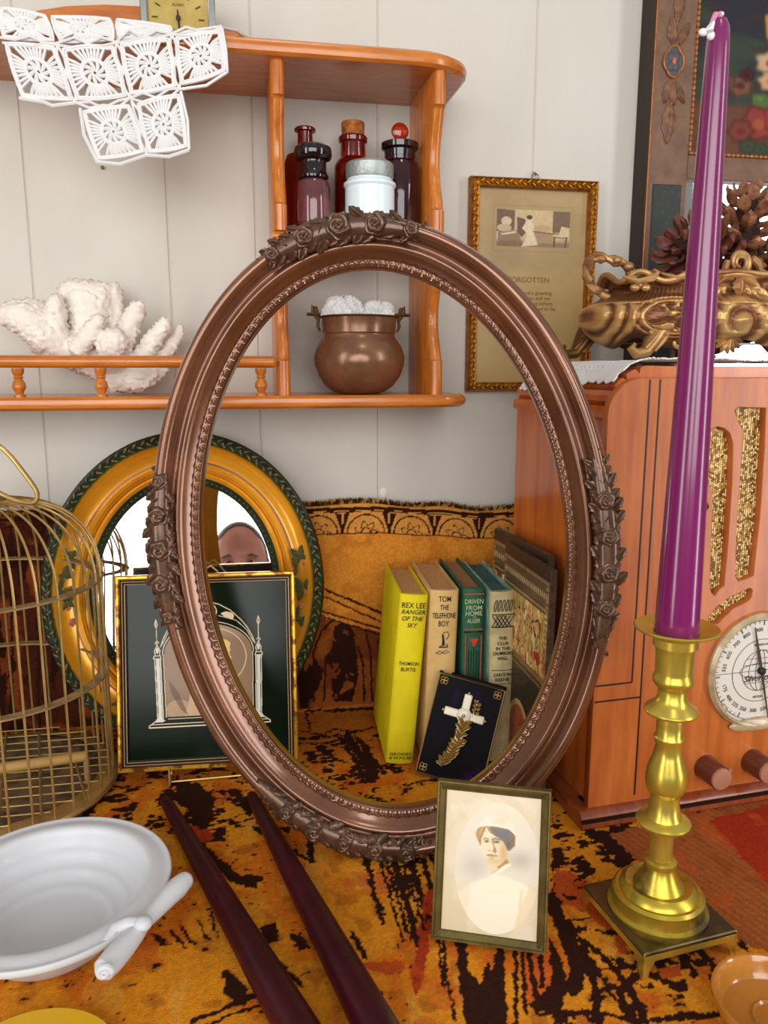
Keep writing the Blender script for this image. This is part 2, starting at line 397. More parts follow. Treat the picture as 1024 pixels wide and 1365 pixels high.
    for i_, r_ in enumerate(reds): mixc(C, RED if i_ % 2 == 0 else (178, 70, 24), r_ * hor * .9); dk = np.where(r_ & hor & (n2 < .66), 0, dk)
    mixc(C, (190, 84, 30), (sm(fbm(X * 40, S * 40, 21, 3), .66, .72) * hor) * .45)
    # motifs in front of the little frame
    D2 = [P((607, 1250), (622, 1250), (625, 1297), (641, 1312), (649, 1282), (654, 1282), (657, 1297), (662, 1262), (673, 1262), (674, 1312), (680, 1400), (626, 1400), (614, 1325)),
          Ln(3, (687, 1265), (688, 1366)), Ln(3, (697, 1268), (700, 1350)), Ln(4, (706, 1270), (713, 1317), (718, 1338)), Ln(4, (721, 1276), (723, 1315)),
          P((730, 1250), (741, 1262), (752, 1287), (757, 1317), (748, 1348), (712, 1348), (704, 1338), (725, 1325), (736, 1306)), Ln(10, (736, 1200), (756, 1249), (771, 1287), (766, 1318)),
          Ln(2.2, (586, 1248), (591, 1312)), Ln(2.2, (592, 1250), (595, 1302), (607, 1358)), Ln(3, (715, 1352), (800, 1348))]
    for b_ in D2: dk = np.maximum(dk, b_ & hor)
    mixc(C, (200, 84, 26), P((700, 1262), (742, 1270), (756, 1300), (734, 1336), (700, 1340)) * hor * .8)
    bx_ = hor & (x > 390) & (x < 525) & (y < 985); dk = np.where(bx_, 0, dk)
    dk = np.maximum(dk, hor & ((pline(x, y, ((498, 945), (407, 948), (413, 971))) < 1.8) | (pline(x, y, ((400, 974), (430, 980), (446, 972), (470, 976), (500, 970))) < 1.2)))
    dk = np.maximum(dk, P((478, 990), (484, 988), (500, 1010), (506, 1040), (494, 1036)) & hor)
    # border lines near the fold
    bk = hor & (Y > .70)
    mixc(C, (150, 76, 26), bk * sm(Y, .70, .78) * .6)  # shade at the back of the table, painted into the weave colour
    for (a_, b_, c_, d_, w_) in ((455, 984, 486, 1034, 3), (462, 980, 496, 1032, 5), (474, 982, 505, 1030, 2), (480, 984, 512, 1030, 2.5), (396, 986, 452, 980, 1.6), (396, 992, 452, 988, 1.4), (498, 982, 512, 980, 2)):
        dk = np.maximum(dk, (pline(x, y, ((a_, b_), (c_, d_))) < w_) & hor)
    ver = ~hor
    dkv = np.zeros(X.shape)
    mixc(C, (208, 134, 46), ver * .9); mixc(C, (180, 100, 30), ver * sm(n2, .5, .68) * .5)
    # upper border: dark line, fans, dark triangles
    zt = .2505 - .006 * sm(X, .15, .22) - .006 * sm(X, .22, .28) - Z
    per = .0545; ph = ((X - .062) / per) % 1.0 - .5
    rr = np.hypot(ph * per, (.037 - zt))
    fan = (rr < .0235); mot = (zt > .011) & (zt < .037)
    dkv = np.maximum(dkv, (zt > .0065) & (zt < .0105)); dkv = np.maximum(dkv, (zt > .0112) & (zt < .0128) & (np.abs(ph) > .1))
    tri = np.abs(np.abs(ph) - .5) * per; dkv = np.maximum(dkv, mot & (rr > .0255) & (zt > .0135) & (tri > .0012) & (tri < .0085 - (zt - .0135) * .34)); dkv = np.maximum(dkv, mot & (rr > .0255) & (tri < .003) & (zt > .026))
    dkv = np.maximum(dkv, mot & fan & (np.abs(rr - .0215) < .0009)); ang = np.arctan2(.037 - zt, ph * per)
    dkv = np.maximum(dkv, mot & (rr < .019) & (np.abs(rr - .011 - .0028 * np.cos(ang * 7)) < .0008)); dkv = np.maximum(dkv, mot & (rr < .0065) & (rr > .0050)); dkv = np.maximum(dkv, (np.abs(zt - .0375) < .0007))
    mixc(C, (202, 140, 66), ver * (mot | (zt < .011)) * .8)
    for (a_, b_, c_, d_, w_) in ((400, 772, 520, 822, 1.5), (400, 781, 520, 834, 1.2), (400, 806, 520, 842, 1.3), (400, 812, 520, 850, 1.0)):
        dkv = np.maximum(dkv, (pline(x, y, ((a_, b_), (c_, d_))) < w_))
    low = ver & (y > 816 + (x - 400) * .25)
    mixc(C, (120, 58, 20), low * .75); mixc(C, (84, 34, 16), low * sm(n1, .44, .6) * .5)
    arch = [((418, 935), (418, 870), (428, 842), (444, 826), (470, 824), (488, 842), (494, 870), (496, 935)), ((432, 935), (434, 878), (448, 858)), ((478, 862), (484, 884), (486, 935)), ((402, 935), (403, 850)), ((506, 935), (506, 852))]
    for q in arch: dkv = np.maximum(dkv, low & (pline(x, y, q) < 1.4))
    dkv = np.maximum(dkv, low & P((446, 834), (462, 828), (474, 846), (478, 900), (470, 935), (444, 935), (440, 880)) & (n2 > .4)); dkv = np.maximum(dkv, low & (n3 > .68))
    lft = ver & (x < 260)
    mixc(C, (116, 50, 20), lft * .85); mixc(C, (60, 22, 12), lft * sm(n1, .45, .55) * .8); dkv = np.maximum(dkv, lft & (np.abs((x + 8 * n1) % 38 - 19) < 2) & (y > 700)); dkv = np.maximum(dkv, lft & (n3 > .56))
    dk = np.where(ver, dkv, dk)
    C = C * (1 - dk[..., None] * .97) + np.array(DK) * dk[..., None] * .97
    C *= (.93 + .14 * hsh(np.floor(X * 520), np.floor(S * 520), 4))[..., None]
    return C
rs = 0.00125
Xa = np.arange(-.46, .66, rs); Sa = np.arange(-(YV - .27), .2515, rs)
XX, SS = np.meshgrid(Xa, Sa)
top = .2505 - .006 * sm(XX, .15, .22) - .006 * sm(XX, .22, .28) + .0012 * np.sin(XX * 60) + .002 * sm(-XX, -.14, -.11)
ZZ = np.where(SS < 0, 0, SS * top / .2505)
YY = np.where(SS < 0, YV + SS, YV)
rad = .012; near = np.abs(SS) < rad
ZZ = np.where(near, np.maximum(ZZ, 0) + (rad - np.abs(SS)) ** 2 / rad * .25, ZZ); YY = np.where(near, np.minimum(YY, YV) - (rad - np.abs(SS)) ** 2 / rad * .25, YY)
YY = YY - np.where(SS > 0, .0022 * np.maximum(0, np.sin(XX * 41 + SS * 6) * SS / .25), 0)
ZZ2 = ZZ + np.where(SS < 0, .0006 * (fbm(XX * 14, SS * 14, 2, 2) - .5), 0)
rc = rug_paint(XX, SS, ZZ, YY)
rug = grid_np('tapestry', np.stack([XX, YY, ZZ2], -1).reshape(-1, 3), len(Xa), len(Sa), M_rug, None, rc)
tag(rug, 'orange, gold and black woven tapestry covering the table and running up the wall', 'tapestry')
f = MB(); rnd = random.Random(3)
x = -.45
while x < .40:
    zt = .2505 - .006 * float(sm(np.array(x), .15, .22)) - .006 * float(sm(np.array(x), .22, .28)) + .0012 * sin(x * 60)
    for k in range(2):
        a = rnd.uniform(-.5, .5); L = rnd.uniform(.004, .0075)
        q = (x + rnd.uniform(-.0007, .0007), YV - .001 - rnd.uniform(0, .0025), zt - .003)
        f.tube([q, (q[0] + a * L * .6, q[1] - .0005, q[2] + L * .6), (q[0] + a * L * 1.4, q[1] - .001 - rnd.random() * .001, q[2] + L)], [.0006, .0005, .0002], 4)
    x += .0011
tag(f.build('fringe', M_fringe, rug), kind='stuff')

# ------------------------------------------------------------ wall shelf
sh = thing('wall_shelf', 'honey pine wall shelf with scalloped uprights and a spindle gallery rail', 'shelf', (0, YW, 0.374))
Yf = -.113
def shelf_board(x0, x1, z0, z1, yf, name, r=.035, rl=0):
    # outline with a rounded front right corner
    pts = [(x0, 0), (x0, yf)]
    k = 10
    for i in range(k + 1):
        a = -pi / 2 + pi / 2 * i / k
        pts.append((x1 - r * 1.2 + r * 1.2 * cos(a), yf + r + r * sin(a)))
    pts.append((x1, 0))
    m = MB(); ins = .004; n = len(pts)
    def ring(o, z):
        out = []
        cx, cy = (x0 + x1) / 2, yf / 2
        for (px_, py_) in pts:
            out.append((px_ - (o if px_ > x1 - r * 1.3 else 0), py_ + (o if py_ < yf * .5 else 0), z))
        return out
    lv = [ring(ins, z0), ring(.001, z0 + ins * .6), ring(0, (z0 + z1) / 2), ring(.001, z1 - ins * .6), ring(ins, z1)]
    vs = [p for L in lv for p in L]; fs = [tuple(range(n)), tuple(reversed(range(4 * n, 5 * n)))]
    for j in range(4):
        for i in range(n): fs.append((j * n + i, j * n + (i + 1) % n, (j + 1) * n + (i + 1) % n, (j + 1) * n + i))
    m.add(vs, fs); return m.build(name, M_pine, sh)
shelf_board(-.40, .238, -.0125, 0, -.115, 'lower_board', r=.03)
shelf_board(.040, .212, .144, .155, -.106, 'middle_board', r=.004)
shelf_board(-.40, .236, .304, .3175, -.117, 'top_board', r=.045)
def upright(x0, x1, z0, z1, b0=.2, b1=.84):
    pr = []; N = 90
    for i in range(N + 1):
        t_ = i / N; z = z0 + (z1 - z0) * t_
        y = Yf + .006
        if b0 < t_ < b1:
            q = (t_ - b0) / (b1 - b0)
            y += .0035 + .015 * sin(q * pi) ** 1.3
        pr.append((y, z))
    m = MB(); n = len(pr); b_ = .003
    vs = []
    for (y, z) in pr: vs += [(x0, 0, z), (x0, y + b_, z), (x0 + b_, y, z), (x1 - b_, y, z), (x1, y + b_, z), (x1, 0, z)]
    fs = []
    for i in range(n - 1):
        for k in range(6): fs.append((i * 6 + k, i * 6 + (k + 1) % 6, (i + 1) * 6 + (k + 1) % 6, (i + 1) * 6 + k))
    fs.append(tuple(range(6))); fs.append(tuple((n - 1) * 6 + k for k in range(6)))
    m.add(vs, fs); return m.build('upright', M_pine_v, sh, ang=50)
for (a, b) in ((.042, .054), (.1955, .2075), (-.395, -.383)):
    upright(a, b, 0, .144, .24, .82) if a > 0 else None
    upright(a, b, .155 if a > 0 else 0, .304, .16, .80)
m = MB(); m.tube([(-.40, -.105, .0325), (.038, -.105, .0325), (.0405, -.105, .0325)], [.0068, .0068, .0045], 14, flat=.85); m.build('gallery_rail', M_pine, sh)
for xp in (25, 135, 348, -70, -150):
    P_ = on_y(xp, 510, .78); m = MB()
    m.lathe([(.0055, 0), (.0055, .002), (.0035, .0035), (.0045, .006), (.0062, .009), (.0055, .013), (.0034, .0165), (.0045, .018), (.0034, .0195), (.0052, .022), (.0056, .0265)], 18, Matrix.Translation((P_.x, -.105, 0)))
    m.build('spindle', M_pine_v, sh)
# low curved back rail on the top board
pr = []
for xp, yp in ((-60, 22), (30, 24), (50, 14), (90, 8), (140, 6), (200, 9), (250, 22), (290, 36), (330, 48)):
    P_ = on_y(xp, yp, .868); pr.append((P_.x, max(P_.z - .374, .3205)))
m = MB(); m.prism([(pr[0][0], .3175)] + pr + [(pr[-1][0], .3175)], -.017, -.004, 'y'); m.build('back_rail', M_pine, sh)

# ------------------------------------------------------------ bottles on the middle board
ZM = .374 + .1555
def glass(name, col, rough=.05): return mat(name, col, rough, trans=.75, ior=1.5, spec=.6, coat=.3)
G_amb = glass('amber_glass', (150, 28, 8)); G_pur = glass('purple_glass', (84, 22, 40)); G_blk = mat('near_black_glass', (26, 14, 22), .08, trans=.3, ior=1.5, coat=.5)
G_clr = mat('mauve_glass', (150, 88, 90), .06, trans=.7, ior=1.5, coat=.3)
G_milk = mat('milk_glass', (222, 238, 242), .18, sss=.15, coat=.4)
G_lid = mat('pewter_lid', (168, 176, 172), .45, .6, bump=.6, bscale=300)
M_cork = mat('cork', (176, 104, 40), .9, col2=(110, 56, 20), nscale=180, bump=.5)
def zat(x, y, Y): return on_y(x, y, Y).z - ZM
def hw(w_, x, y, Y):
    return (on_y(x + w_ / 2, y, Y) - on_y(x - w_ / 2, y, Y)).x / 2
def bottle(name, label, cat_, x, Y, prof, m_, part='body'):
    """prof: list of (half width px, y px) from bottom to top; the base sits on the board"""
    P_ = on_y(x, 250, Y); t = thing(name, label, cat_, (P_.x, Y, ZM))
    pf = [(0, 0)]
    for (h_, y_) in prof: pf.append((hw(2 * h_, x, y_ or 250, Y), 0.0 if y_ is None else max(zat(x, y_, Y), 0)))
    MB().lathe(pf + [(pf[-1][0] * .72, pf[-1][1]), (pf[-1][0] * .68, pf[-1][1] - .012)], 40, cap=False).build(part, m_, t)
    return t
gr = 'apothecary bottles on the middle shelf'
t = bottle('glass_bottle', 'tall amber glass bottle with open flared lip, leftmost on the shelf', 'bottle', 408, .845, [(26, None), (28, 300), (28, 218), (25, 209), (16, 203), (10.5, 198), (10, 178), (10, 177), (14, 176), (14.5, 173), (13, 171)], G_amb); t['group'] = gr
t = bottle('glass_bottle', 'short mauve glass bottle with flat near-black ground stopper', 'bottle', 418, .805, [(20, None), (22, 297), (22, 250), (20, 243), (16, 240), (17.5, 236)], G_clr); t['group'] = gr
z = zat(418, 240, .805); R_ = hw(1, 418, 220, .805) * 2
MB().lathe([(16.5 * R_, z), (20 * R_, z + .001), (20.5 * R_, z + .003), (19 * R_, z + .005), (17 * R_, z + .008), (17 * R_, z + .0165), (23 * R_, z + .0185), (24.8 * R_, z + .0205), (25 * R_, z + .026), (24 * R_, z + .029), (18 * R_, z + .0315), (0, z + .032)], 36).build('stopper', G_blk, t)
t = bottle('glass_bottle', 'amber glass bottle closed with a cork', 'bottle', 471, .845, [(23, None), (25, 300), (25, 224), (22, 216), (17, 211), (16.5, 192), (19, 190), (19.5, 185), (18, 182.5)], G_amb); t['group'] = gr
z = zat(471, 186, .845); R_ = hw(1, 471, 180, .845) * 2
MB().lathe([(13 * R_, z - .008), (14.5 * R_, z), (15.5 * R_, z + .014), (14.8 * R_, z + .016), (0, z + .016)], 28).build('cork', M_cork, t)
t = bottle('glass_bottle', 'dark purple glass bottle with round orange disc stopper', 'bottle', 533, .83, [(23, None), (26, 300), (26, 226), (24, 219), (19, 215), (19.5, 200), (23, 199), (23.5, 194), (22, 191.5)], G_pur); t['group'] = gr
z = zat(533, 193, .83); R_ = hw(1, 533, 180, .83) * 2
m = MB(); m.lathe([(8 * R_, z - .01), (7 * R_, z), (4 * R_, z + .002), (4.5 * R_, z + .004)], 20)
m.ell((0, 0, z + .0125), (11.5 * R_, 4 * R_, 11 * R_), n=24, m=14); m.build('stopper', glass('orange_glass', (214, 62, 12)), t)
z = zat(533, 202, .83)
MB().lathe([(20 * R_, z - .006), (20.5 * R_, z), (24.3 * R_, z + .002), (24.6 * R_, z + .007), (22 * R_, z + .0082), (17 * R_, z + .0084)], 36, cap=False).build('lip', G_blk, t)
t = bottle('milk_glass_jar', 'pale blue milk glass jar with textured pewter lid, in front of the corked bottle', 'jar', 493, .80, [(30, None), (32.5, 300), (32.5, 252), (34.5, 249), (34.5, 246), (31, 243), (29, 238)], G_milk)
z = zat(493, 240, .80); R_ = hw(1, 493, 220, .80) * 2
MB().lathe([(30 * R_, z), (31.5 * R_, z + .002), (31.5 * R_, z + .013), (29.5 * R_, z + .015), (0, z + .0155)], 36).build('lid', G_lid, t)

# ------------------------------------------------------------ copper pot on the lower board
M_cop = mat('aged_copper', (116, 80, 56), .22, .42, col2=(140, 100, 72), nscale=30, rough2=.32, bump=.04, bscale=90, coat=.2)
M_iron = mat('dark_brass', (92, 70, 38), .45, .8)
P_ = on_y(479, 525, .822)
t = thing('copper_pot', 'round bellied copper pot with two ring lugs on the lower shelf', 'pot', (P_.x, .822, .3745))
k = (on_y(480, 470, .822) - on_y(479, 470, .822)).x
pf = [(0, 0), (25, 0), (34, 2), (45, 10), (54, 22), (59, 36), (60, 47), (56, 60), (50, 69), (47, 73), (46.5, 76), (48, 78), (48, 84), (49, 94), (50, 97), (50, 99), (47, 99), (46, 96), (45, 75), (52, 60), (50, 30), (30, 12), (0, 8)]
MB().lathe([(r * k, z * k) for r, z in pf], 56, cap=False).build('body', M_cop, t)
MB().tube([(49.5 * k * cos(a * pi / 24), 49.5 * k * sin(a * pi / 24), 98 * k) for a in range(48)], 1.6 * k, 6, closed=True).build('rim', M_iron, t)
for s in (-1, 1):
    m = MB()
    m.tube([((51 * s) * k, 0, 80 * k), ((54 * s) * k, 0, 86 * k), (53 * s * k, 0, 94 * k), (57 * s * k, 0, 100 * k), (60 * s * k, 0, 105 * k), (60 * s * k, 0, 112 * k), (56 * s * k, 0, 110 * k), (54 * s * k, 0, 102 * k), (52 * s * k, 0, 96 * k)], [1.5 * k, 2 * k, 2.4 * k, 2.6 * k, 2.4 * k, 2.2 * k, 2.2 * k, 2 * k, 1.6 * k], 8)
    m.tube([(46 * s * k, 0, 101 * k), (68 * s * k, 0, 101.5 * k)], [3 * k, 2.6 * k], 8, flat=.8)
    m.build('lug', M_iron, t)
m = MB()   # crocheted cloth bunched in the mouth of the pot: crinkled crochet rolls
rnd = random.Random(11)
def crinkle(name, label, cx, rx, ry, hz, z0):
    nu, nv = 110, 54; A, Bq = np.meshgrid(np.linspace(0, 2 * pi, nu), np.linspace(0, pi / 2, nv))
    q = 1 + .16 * (fbm(np.cos(A) * 4 + 5 + cx * 100, np.sin(A) * 4 + Bq * 5, 2, 3) - .5) * 2 + .05 * np.sin(A * 26) * np.sin(Bq * 18)
    V_ = np.stack([cx + rx * np.cos(A) * np.cos(Bq) ** .7 * q, ry * np.sin(A) * np.cos(Bq) ** .7 * q, z0 + hz * np.sin(Bq) ** .6 * q], -1).reshape(-1, 3)
    o = grid_np(name, V_, nu, nv, M_white); o.location = (P_.x, .822, .3745)
    return tag(o, label, 'doily', 'crocheted pieces in the pot')
crinkle('crocheted_doily', 'larger bunched white crochet piece in the left of the copper pot', -21 * k, 26 * k, 34 * k, 30 * k, 93 * k)
crinkle('crocheted_doily', 'lower bunched white crochet piece in the right of the copper pot', 22 * k, 24 * k, 30 * k, 26 * k, 92 * k)

# ------------------------------------------------------------ coral
def coral():
    mb = bpy.data.metaballs.new('coral'); mb.resolution = .0022; mb.render_resolution = .0022; mb.threshold = .35
    mo = bpy.data.objects.new('tmpcoral', mb); COL.objects.link(mo)
    Yc = .832
    def br(pts, dy=0):
        # pts: (x px, y px, r px[, dy])
        W_ = [(on_y(p_[0], p_[1], Yc + (p_[3] if len(p_) > 3 else dy)), p_[2] * .00078) for p_ in pts]
        for (a, ra), (b, rb) in zip(W_[:-1], W_[1:]):
            n = max(2, int((b - a).length / .003))
            for i in range(n + 1):
                f_ = i / n; e_ = mb.elements.new(); q = a.lerp(b, f_); e_.co = q; e_.radius = (ra * (1 - f_) + rb * f_) * 1.36
    br([(150, 512, 16), (185, 508, 18), (215, 498, 10)])
    br([(150, 500, 16), (110, 480, 20), (60, 462, 18)])
    br([(100, 478, 16), (60, 455, 18, -.01), (35, 432, 17, -.01), (12, 428, 13, -.008)])
    br([(60, 455, 16), (50, 425, 16, .0), (20, 420, 12)])
    br([(125, 480, 16), (118, 440, 20, .01), (112, 405, 24, .012)]); br([(115, 410, 20, .012), (95, 396, 15, .012)]); br([(120, 430, 22, .01), (134, 398, 16, .012)])
    br([(85, 475, 12, -.004), (76, 440, 11, -.01), (75, 412, 11, -.012)])
    br([(105, 474, 11, -.022), (120, 452, 10, -.026), (133, 432, 8, -.028)])
    br([(150, 470, 11, .008), (156, 430, 9, .014), (154, 394, 9, .016)])
    br([(160, 478, 13, -.004), (170, 445, 12, -.004), (184, 418, 10, -.006)])
    br([(150, 490, 16, -.01), (150, 465, 17, -.022), (158, 462, 13, -.026)])
    br([(185, 492, 12, -.004), (204, 462, 11, -.006), (221, 440, 9, -.008)])
    br([(205, 490, 10, .006), (228, 468, 8, .006), (240, 446, 6.5, .006)])
    br([(170, 500, 12, .01), (205, 485, 10, .01)])
    dg = bpy.context.evaluated_depsgraph_get(); dg.update()
    me = bpy.data.meshes.new_from_object(mo.evaluated_get(dg)); bpy.data.objects.remove(mo)
    o = bpy.data.objects.new('coral', me); COL.objects.link(o); me.materials.clear(); me.materials.append(M_coral)
    s = o.modifiers.new('s', 'SUBSURF'); s.levels = 1; s.render_levels = 1; bake_mod(o); me = o.data
    n = len(me.vertices); co = np.empty(n * 3, np.float32); me.vertices.foreach_get('co', co); co = co.reshape(-1, 3).astype(float)
    no = np.empty(n * 3, np.float32); me.vertex_normals.foreach_get('vector', no); no = no.reshape(-1, 3)
    c_ = .0038; q = co / c_; best = np.full(n, 9.)
    b0 = np.floor(q)
    for i in (-1, 0, 1):
        for j in (-1, 0, 1):
            for k_ in (-1, 0, 1):
                g = b0 + (i, j, k_); h1 = hsh(g[:, 0] + g[:, 2] * 17, g[:, 1], 1); h2 = hsh(g[:, 0] + g[:, 2] * 17, g[:, 1], 2); h3 = hsh(g[:, 0] + g[:, 2] * 17, g[:, 1], 3)
                d = np.sqrt(((q - g - np.stack([h1, h2, h3], 1) * .7 - .15) ** 2).sum(1)); best = np.minimum(best, d)
    co = co + no * (np.clip(.6 - best, 0, .5)[:, None] * .0075)
    zmin = co[:, 2].min(); co[:, 2] += .3745 - zmin
    me.vertices.foreach_set('co', co.astype(np.float32).ravel()); me.shade_smooth(); me.update()
    return tag(o, 'large branching piece of knobbly white coral behind the spindle rail', 'coral')
coral()

# ------------------------------------------------------------ clock on the top board
M_gold = mat('clock_gold', (160, 136, 66), .45, .3, col2=(176, 154, 84), nscale=60)
M_steel = mat('clock_steel', (150, 150, 148), .25, .9)
ZT = .374 + .3178
P_ = on_y(238, 36, .815)
t = thing('desk_clock', 'small square steel desk clock with gold dial at top of the picture', 'clock', (P_.x, .815, ZT))
wq = .033
fr = [[(-wq, .001), (wq, .001), (wq, .064), (-wq, .064)], [(-wq + .005, .006), (wq - .005, .006), (wq - .005, .059), (-wq + .005, .059)]]
curve2d('case', fr, .03, M_steel, t, .0008)
MB().box(-wq + .004, wq - .004, .004, .02, .005, .06).build('dial', M_gold, t)
Dk = mat('dial_print', (92, 76, 34), .5)
m = MB()
for i in range(12):
    a = 2 * pi * i / 12; r0, r1 = .0185, .0235
    m.tube([(r0 * sin(a), .0035, .0285 + r0 * cos(a)), (r1 * sin(a), .0035, .0285 + r1 * cos(a))], .0006, 4)
m.build('hour_marks', Dk, t)
text('numeral', 'QUARTZ', .0032, Dk, t, 0, .0185, y=.0036); text('numeral', 'ALARM', .0032, Dk, t, 0, .040, y=.0036)
m = MB(); m.tube([(0, .002, .0285), (.0012, .002, .010)], [.001, .0006], 6); m.tube([(0, .0025, .0285), (-.0005, .0025, .0355)], [.001, .0005], 6); m.lathe([(.0022, 0), (.0022, .002), (0, .002)], 14, Matrix.Translation((0, .003, .0285)) @ Matrix.Rotation(pi / 2, 4, 'X')); m.build('clock_hands', M_ink, t)

# ------------------------------------------------------------ hanging crochet doily
t = thing('lace_doily', 'white crocheted lace of pinwheel squares hanging over the top shelf edge', 'doily', (0, .765, .69))
def sq_motif(m, C4, seed, shrink=.04):
    rn = random.Random(seed)
    C4 = [Vector(c_) for c_ in C4]
    nrm = (C4[1] - C4[0]).cross(C4[3] - C4[0]).normalized()
    def W_(u, v, b_=0):
        a = (u + 1) / 2; b = (v + 1) / 2
        return (C4[0] * (1 - a) + C4[1] * a) * (1 - b) + (C4[3] * (1 - a) + C4[2] * a) * b + nrm * (b_ + .0008 * sin(u * 3 + seed) * cos(v * 2.3 + seed * 2))
    def bp(a, rr):   # rounded square boundary
        c_, s_ = cos(a), sin(a); k_ = max(abs(c_), abs(s_)) ** -1
        q = rr * (k_ ** .82); return q * c_, q * s_
    for rr, rad_ in ((.955, .0015), (.88, .0013), (.50, .0013), (.44, .0015), (.09, .0011)):
        pts = []
        for i in range(64):
            a = 2 * pi * i / 64; u, v = (bp(a, rr) if rr > .6 else (rr * cos(a), rr * sin(a))); pts.append(W_(u * (1 + rn.uniform(-.008, .008)), v, rn.uniform(-.0002, .0002)))
        m.tube(pts, rad_, 5, closed=True)
    for i in range(9):
        a = 2 * pi * i / 9 + seed
        m.tube([W_(r_ * cos(a + .5 * (r_ - .1) / .3), r_ * sin(a + .5 * (r_ - .1) / .3)) for r_ in (.08, .2, .3, .43)], [.0009, .0015, .0018, .0010], 6)
    for q in range(4):
        for i in range(9):
            if i == 0: continue
            a = q * pi / 2 - pi / 4 + (i) * (pi / 2) / 9
            a2 = a + .03 * sin(i); u, v = bp(a2, .91)
            m.tube([W_(.42 * cos(a), .42 * sin(a)), W_((.42 * cos(a) + u) / 2, (.42 * sin(a) + v) / 2, .0004), W_(u, v)], [.0010, .00155, .0011], 5)
def sq(px4, Yd=.7645, seed=1):
    C4 = []
    for (x_, y_) in px4: q = on_y(x_, y_, Yd); C4.append((q.x, q.y - .765, q.z - .69))
    m = MB(); sq_motif(m, [C4[3], C4[2], C4[1], C4[0]], seed); return m.build('lace_square', M_white, t)
sq([(3, 54), (74, 60), (101, 137), (27, 131)], seed=1)
sq([(79, 62), (153, 58), (172, 131), (101, 136)], seed=2)
sq([(157, 56), (228, 48), (237, 118), (173, 129)], seed=3)
sq([(231, 47), (296, 38), (303, 96), (240, 117)], seed=4)
sq([(107, 146), (174, 137), (195, 205), (130, 216)], .7635, 5)
sq([(180, 136), (241, 122), (252, 198), (198, 207)], .7635, 6)
def flat_sq(px4, seed):   # lying on top of the board
    C4 = []
    for (x_, y_, Y_) in px4:
        q = on_y(x_, y_, Y_); C4.append((q.x, q.y - .765, q.z - .69))
    m = MB(); sq_motif(m, [C4[3], C4[2], C4[1], C4[0]], seed); return m.build('lace_square', M_white, t)
sq([(-2, 8), (62, 19), (76, 56), (1, 51)], .767, 21); sq([(64, 20), (150, 24), (155, 54), (79, 58)], .767, 22); sq([(152, 24), (231, 36), (229, 45), (157, 54)], .767, 23)
E1 = [(0, 52), (77, 58), (155, 55), (229, 45), (297, 36)]; E2 = [(-45, 20), (62, 20), (150, 25), (234, 38), (300, 35)]
xs_ = [on_y(x_, 55, .7645).x for x_ in (0, 77, 155, 229, 298)]
for i in range(3, 4):
    a, b = xs_[i], xs_[i + 1]
    m = MB(); z0 = .6935 - .69 + [.0165, .0115, .009, .007, .004][i] ; z1 = .6935 - .69 + [.0165, .0115, .009, .007, .004][i + 1]
    za, zb = on_y(*E1[i], .7645).z - .69, on_y(*E1[i + 1], .7645).z - .69
    sq_motif(m, [(a, -.0005, za), (b, -.0005, zb), (b - .012, .055, zb + .010), (a - .012, .055, za + .010)], 10 + i); m.build('lace_square', M_white, t)
m = MB()   # joining stitches
def J(*pts, Yd=.764, r=.0011):
    m.tube([Vector((on_y(x_, y_, Yd).x, Yd - .765, on_y(x_, y_, Yd).z - .69)) for x_, y_ in pts], r, 5)
J((0, 50), (20, 53), (40, 48), (58, 57), (75, 58), (98, 50), (117, 58), (135, 50), (155, 56), (172, 40), (190, 51), (208, 41), (229, 45), (248, 36), (262, 40), (296, 35))
J((3, 57), (20, 59), (40, 62), (60, 58), (76, 60), (96, 63), (117, 60), (137, 61), (155, 57), (172, 55), (190, 50), (208, 51), (229, 46), (260, 48), (296, 38))
for (a, b) in (((76, 60), (101, 137)), ((155, 57), (173, 130)), ((229, 46), (239, 118))):
    n = 2
    for s in (-1, 1):
        pts = []
        for i in range(9):
            f_ = i / 8; pts.append((a[0] + (b[0] - a[0]) * f_ + s * 4.5 * abs(sin(f_ * pi * n)), a[1] + (b[1] - a[1]) * f_))
        J(*pts)
for s in (0, 1): J((101, 137), (120, 136 + 8 * s), (138, 144 - 4 * s), (158, 134 + 9 * s), (173, 131), (190, 124 + 12 * s), (208, 130), (225, 119 + 12 * s), (240, 118))
for s in (-1, 1): J((175, 134), (183 + 4 * s, 150), (186, 170), (191 + 4 * s, 188), (196, 206))
for edge in (((27, 131), (58, 136), (70, 141), (101, 137)), ((130, 216), (160, 219), (195, 207), (225, 209), (252, 200)), ((303, 96), (275, 114), (240, 119)), ((303, 96), (301, 66), (296, 38)), ((107, 146), (112, 180), (130, 216)), ((252, 198), (250, 160), (241, 122))):
    J(*edge, r=.0015)
    for (a, b) in zip(edge[:-1], edge[1:]):
        n = max(2, int(math.hypot(b[0] - a[0], b[1] - a[1]) / 5))
        for i in range(n):
            f_ = i / n; q = on_y(a[0] + (b[0] - a[0]) * f_, a[1] + (b[1] - a[1]) * f_, .764); m.ell((q.x, -.001, q.z - .69), (.0016, .0013, .0016), n=6, m=4)
q0 = on_y(297, 37, .764); m.tube([(q0.x, -.001, q0.z - .69), (q0.x + .012, .004, q0.z - .69 + .0005), (q0.x + .022, .016, .003), (q0.x + .034, .035, .003)], [.0014, .003, .003, .001], 6, flat=.4)
m.build('joining_stitch', M_white, t)

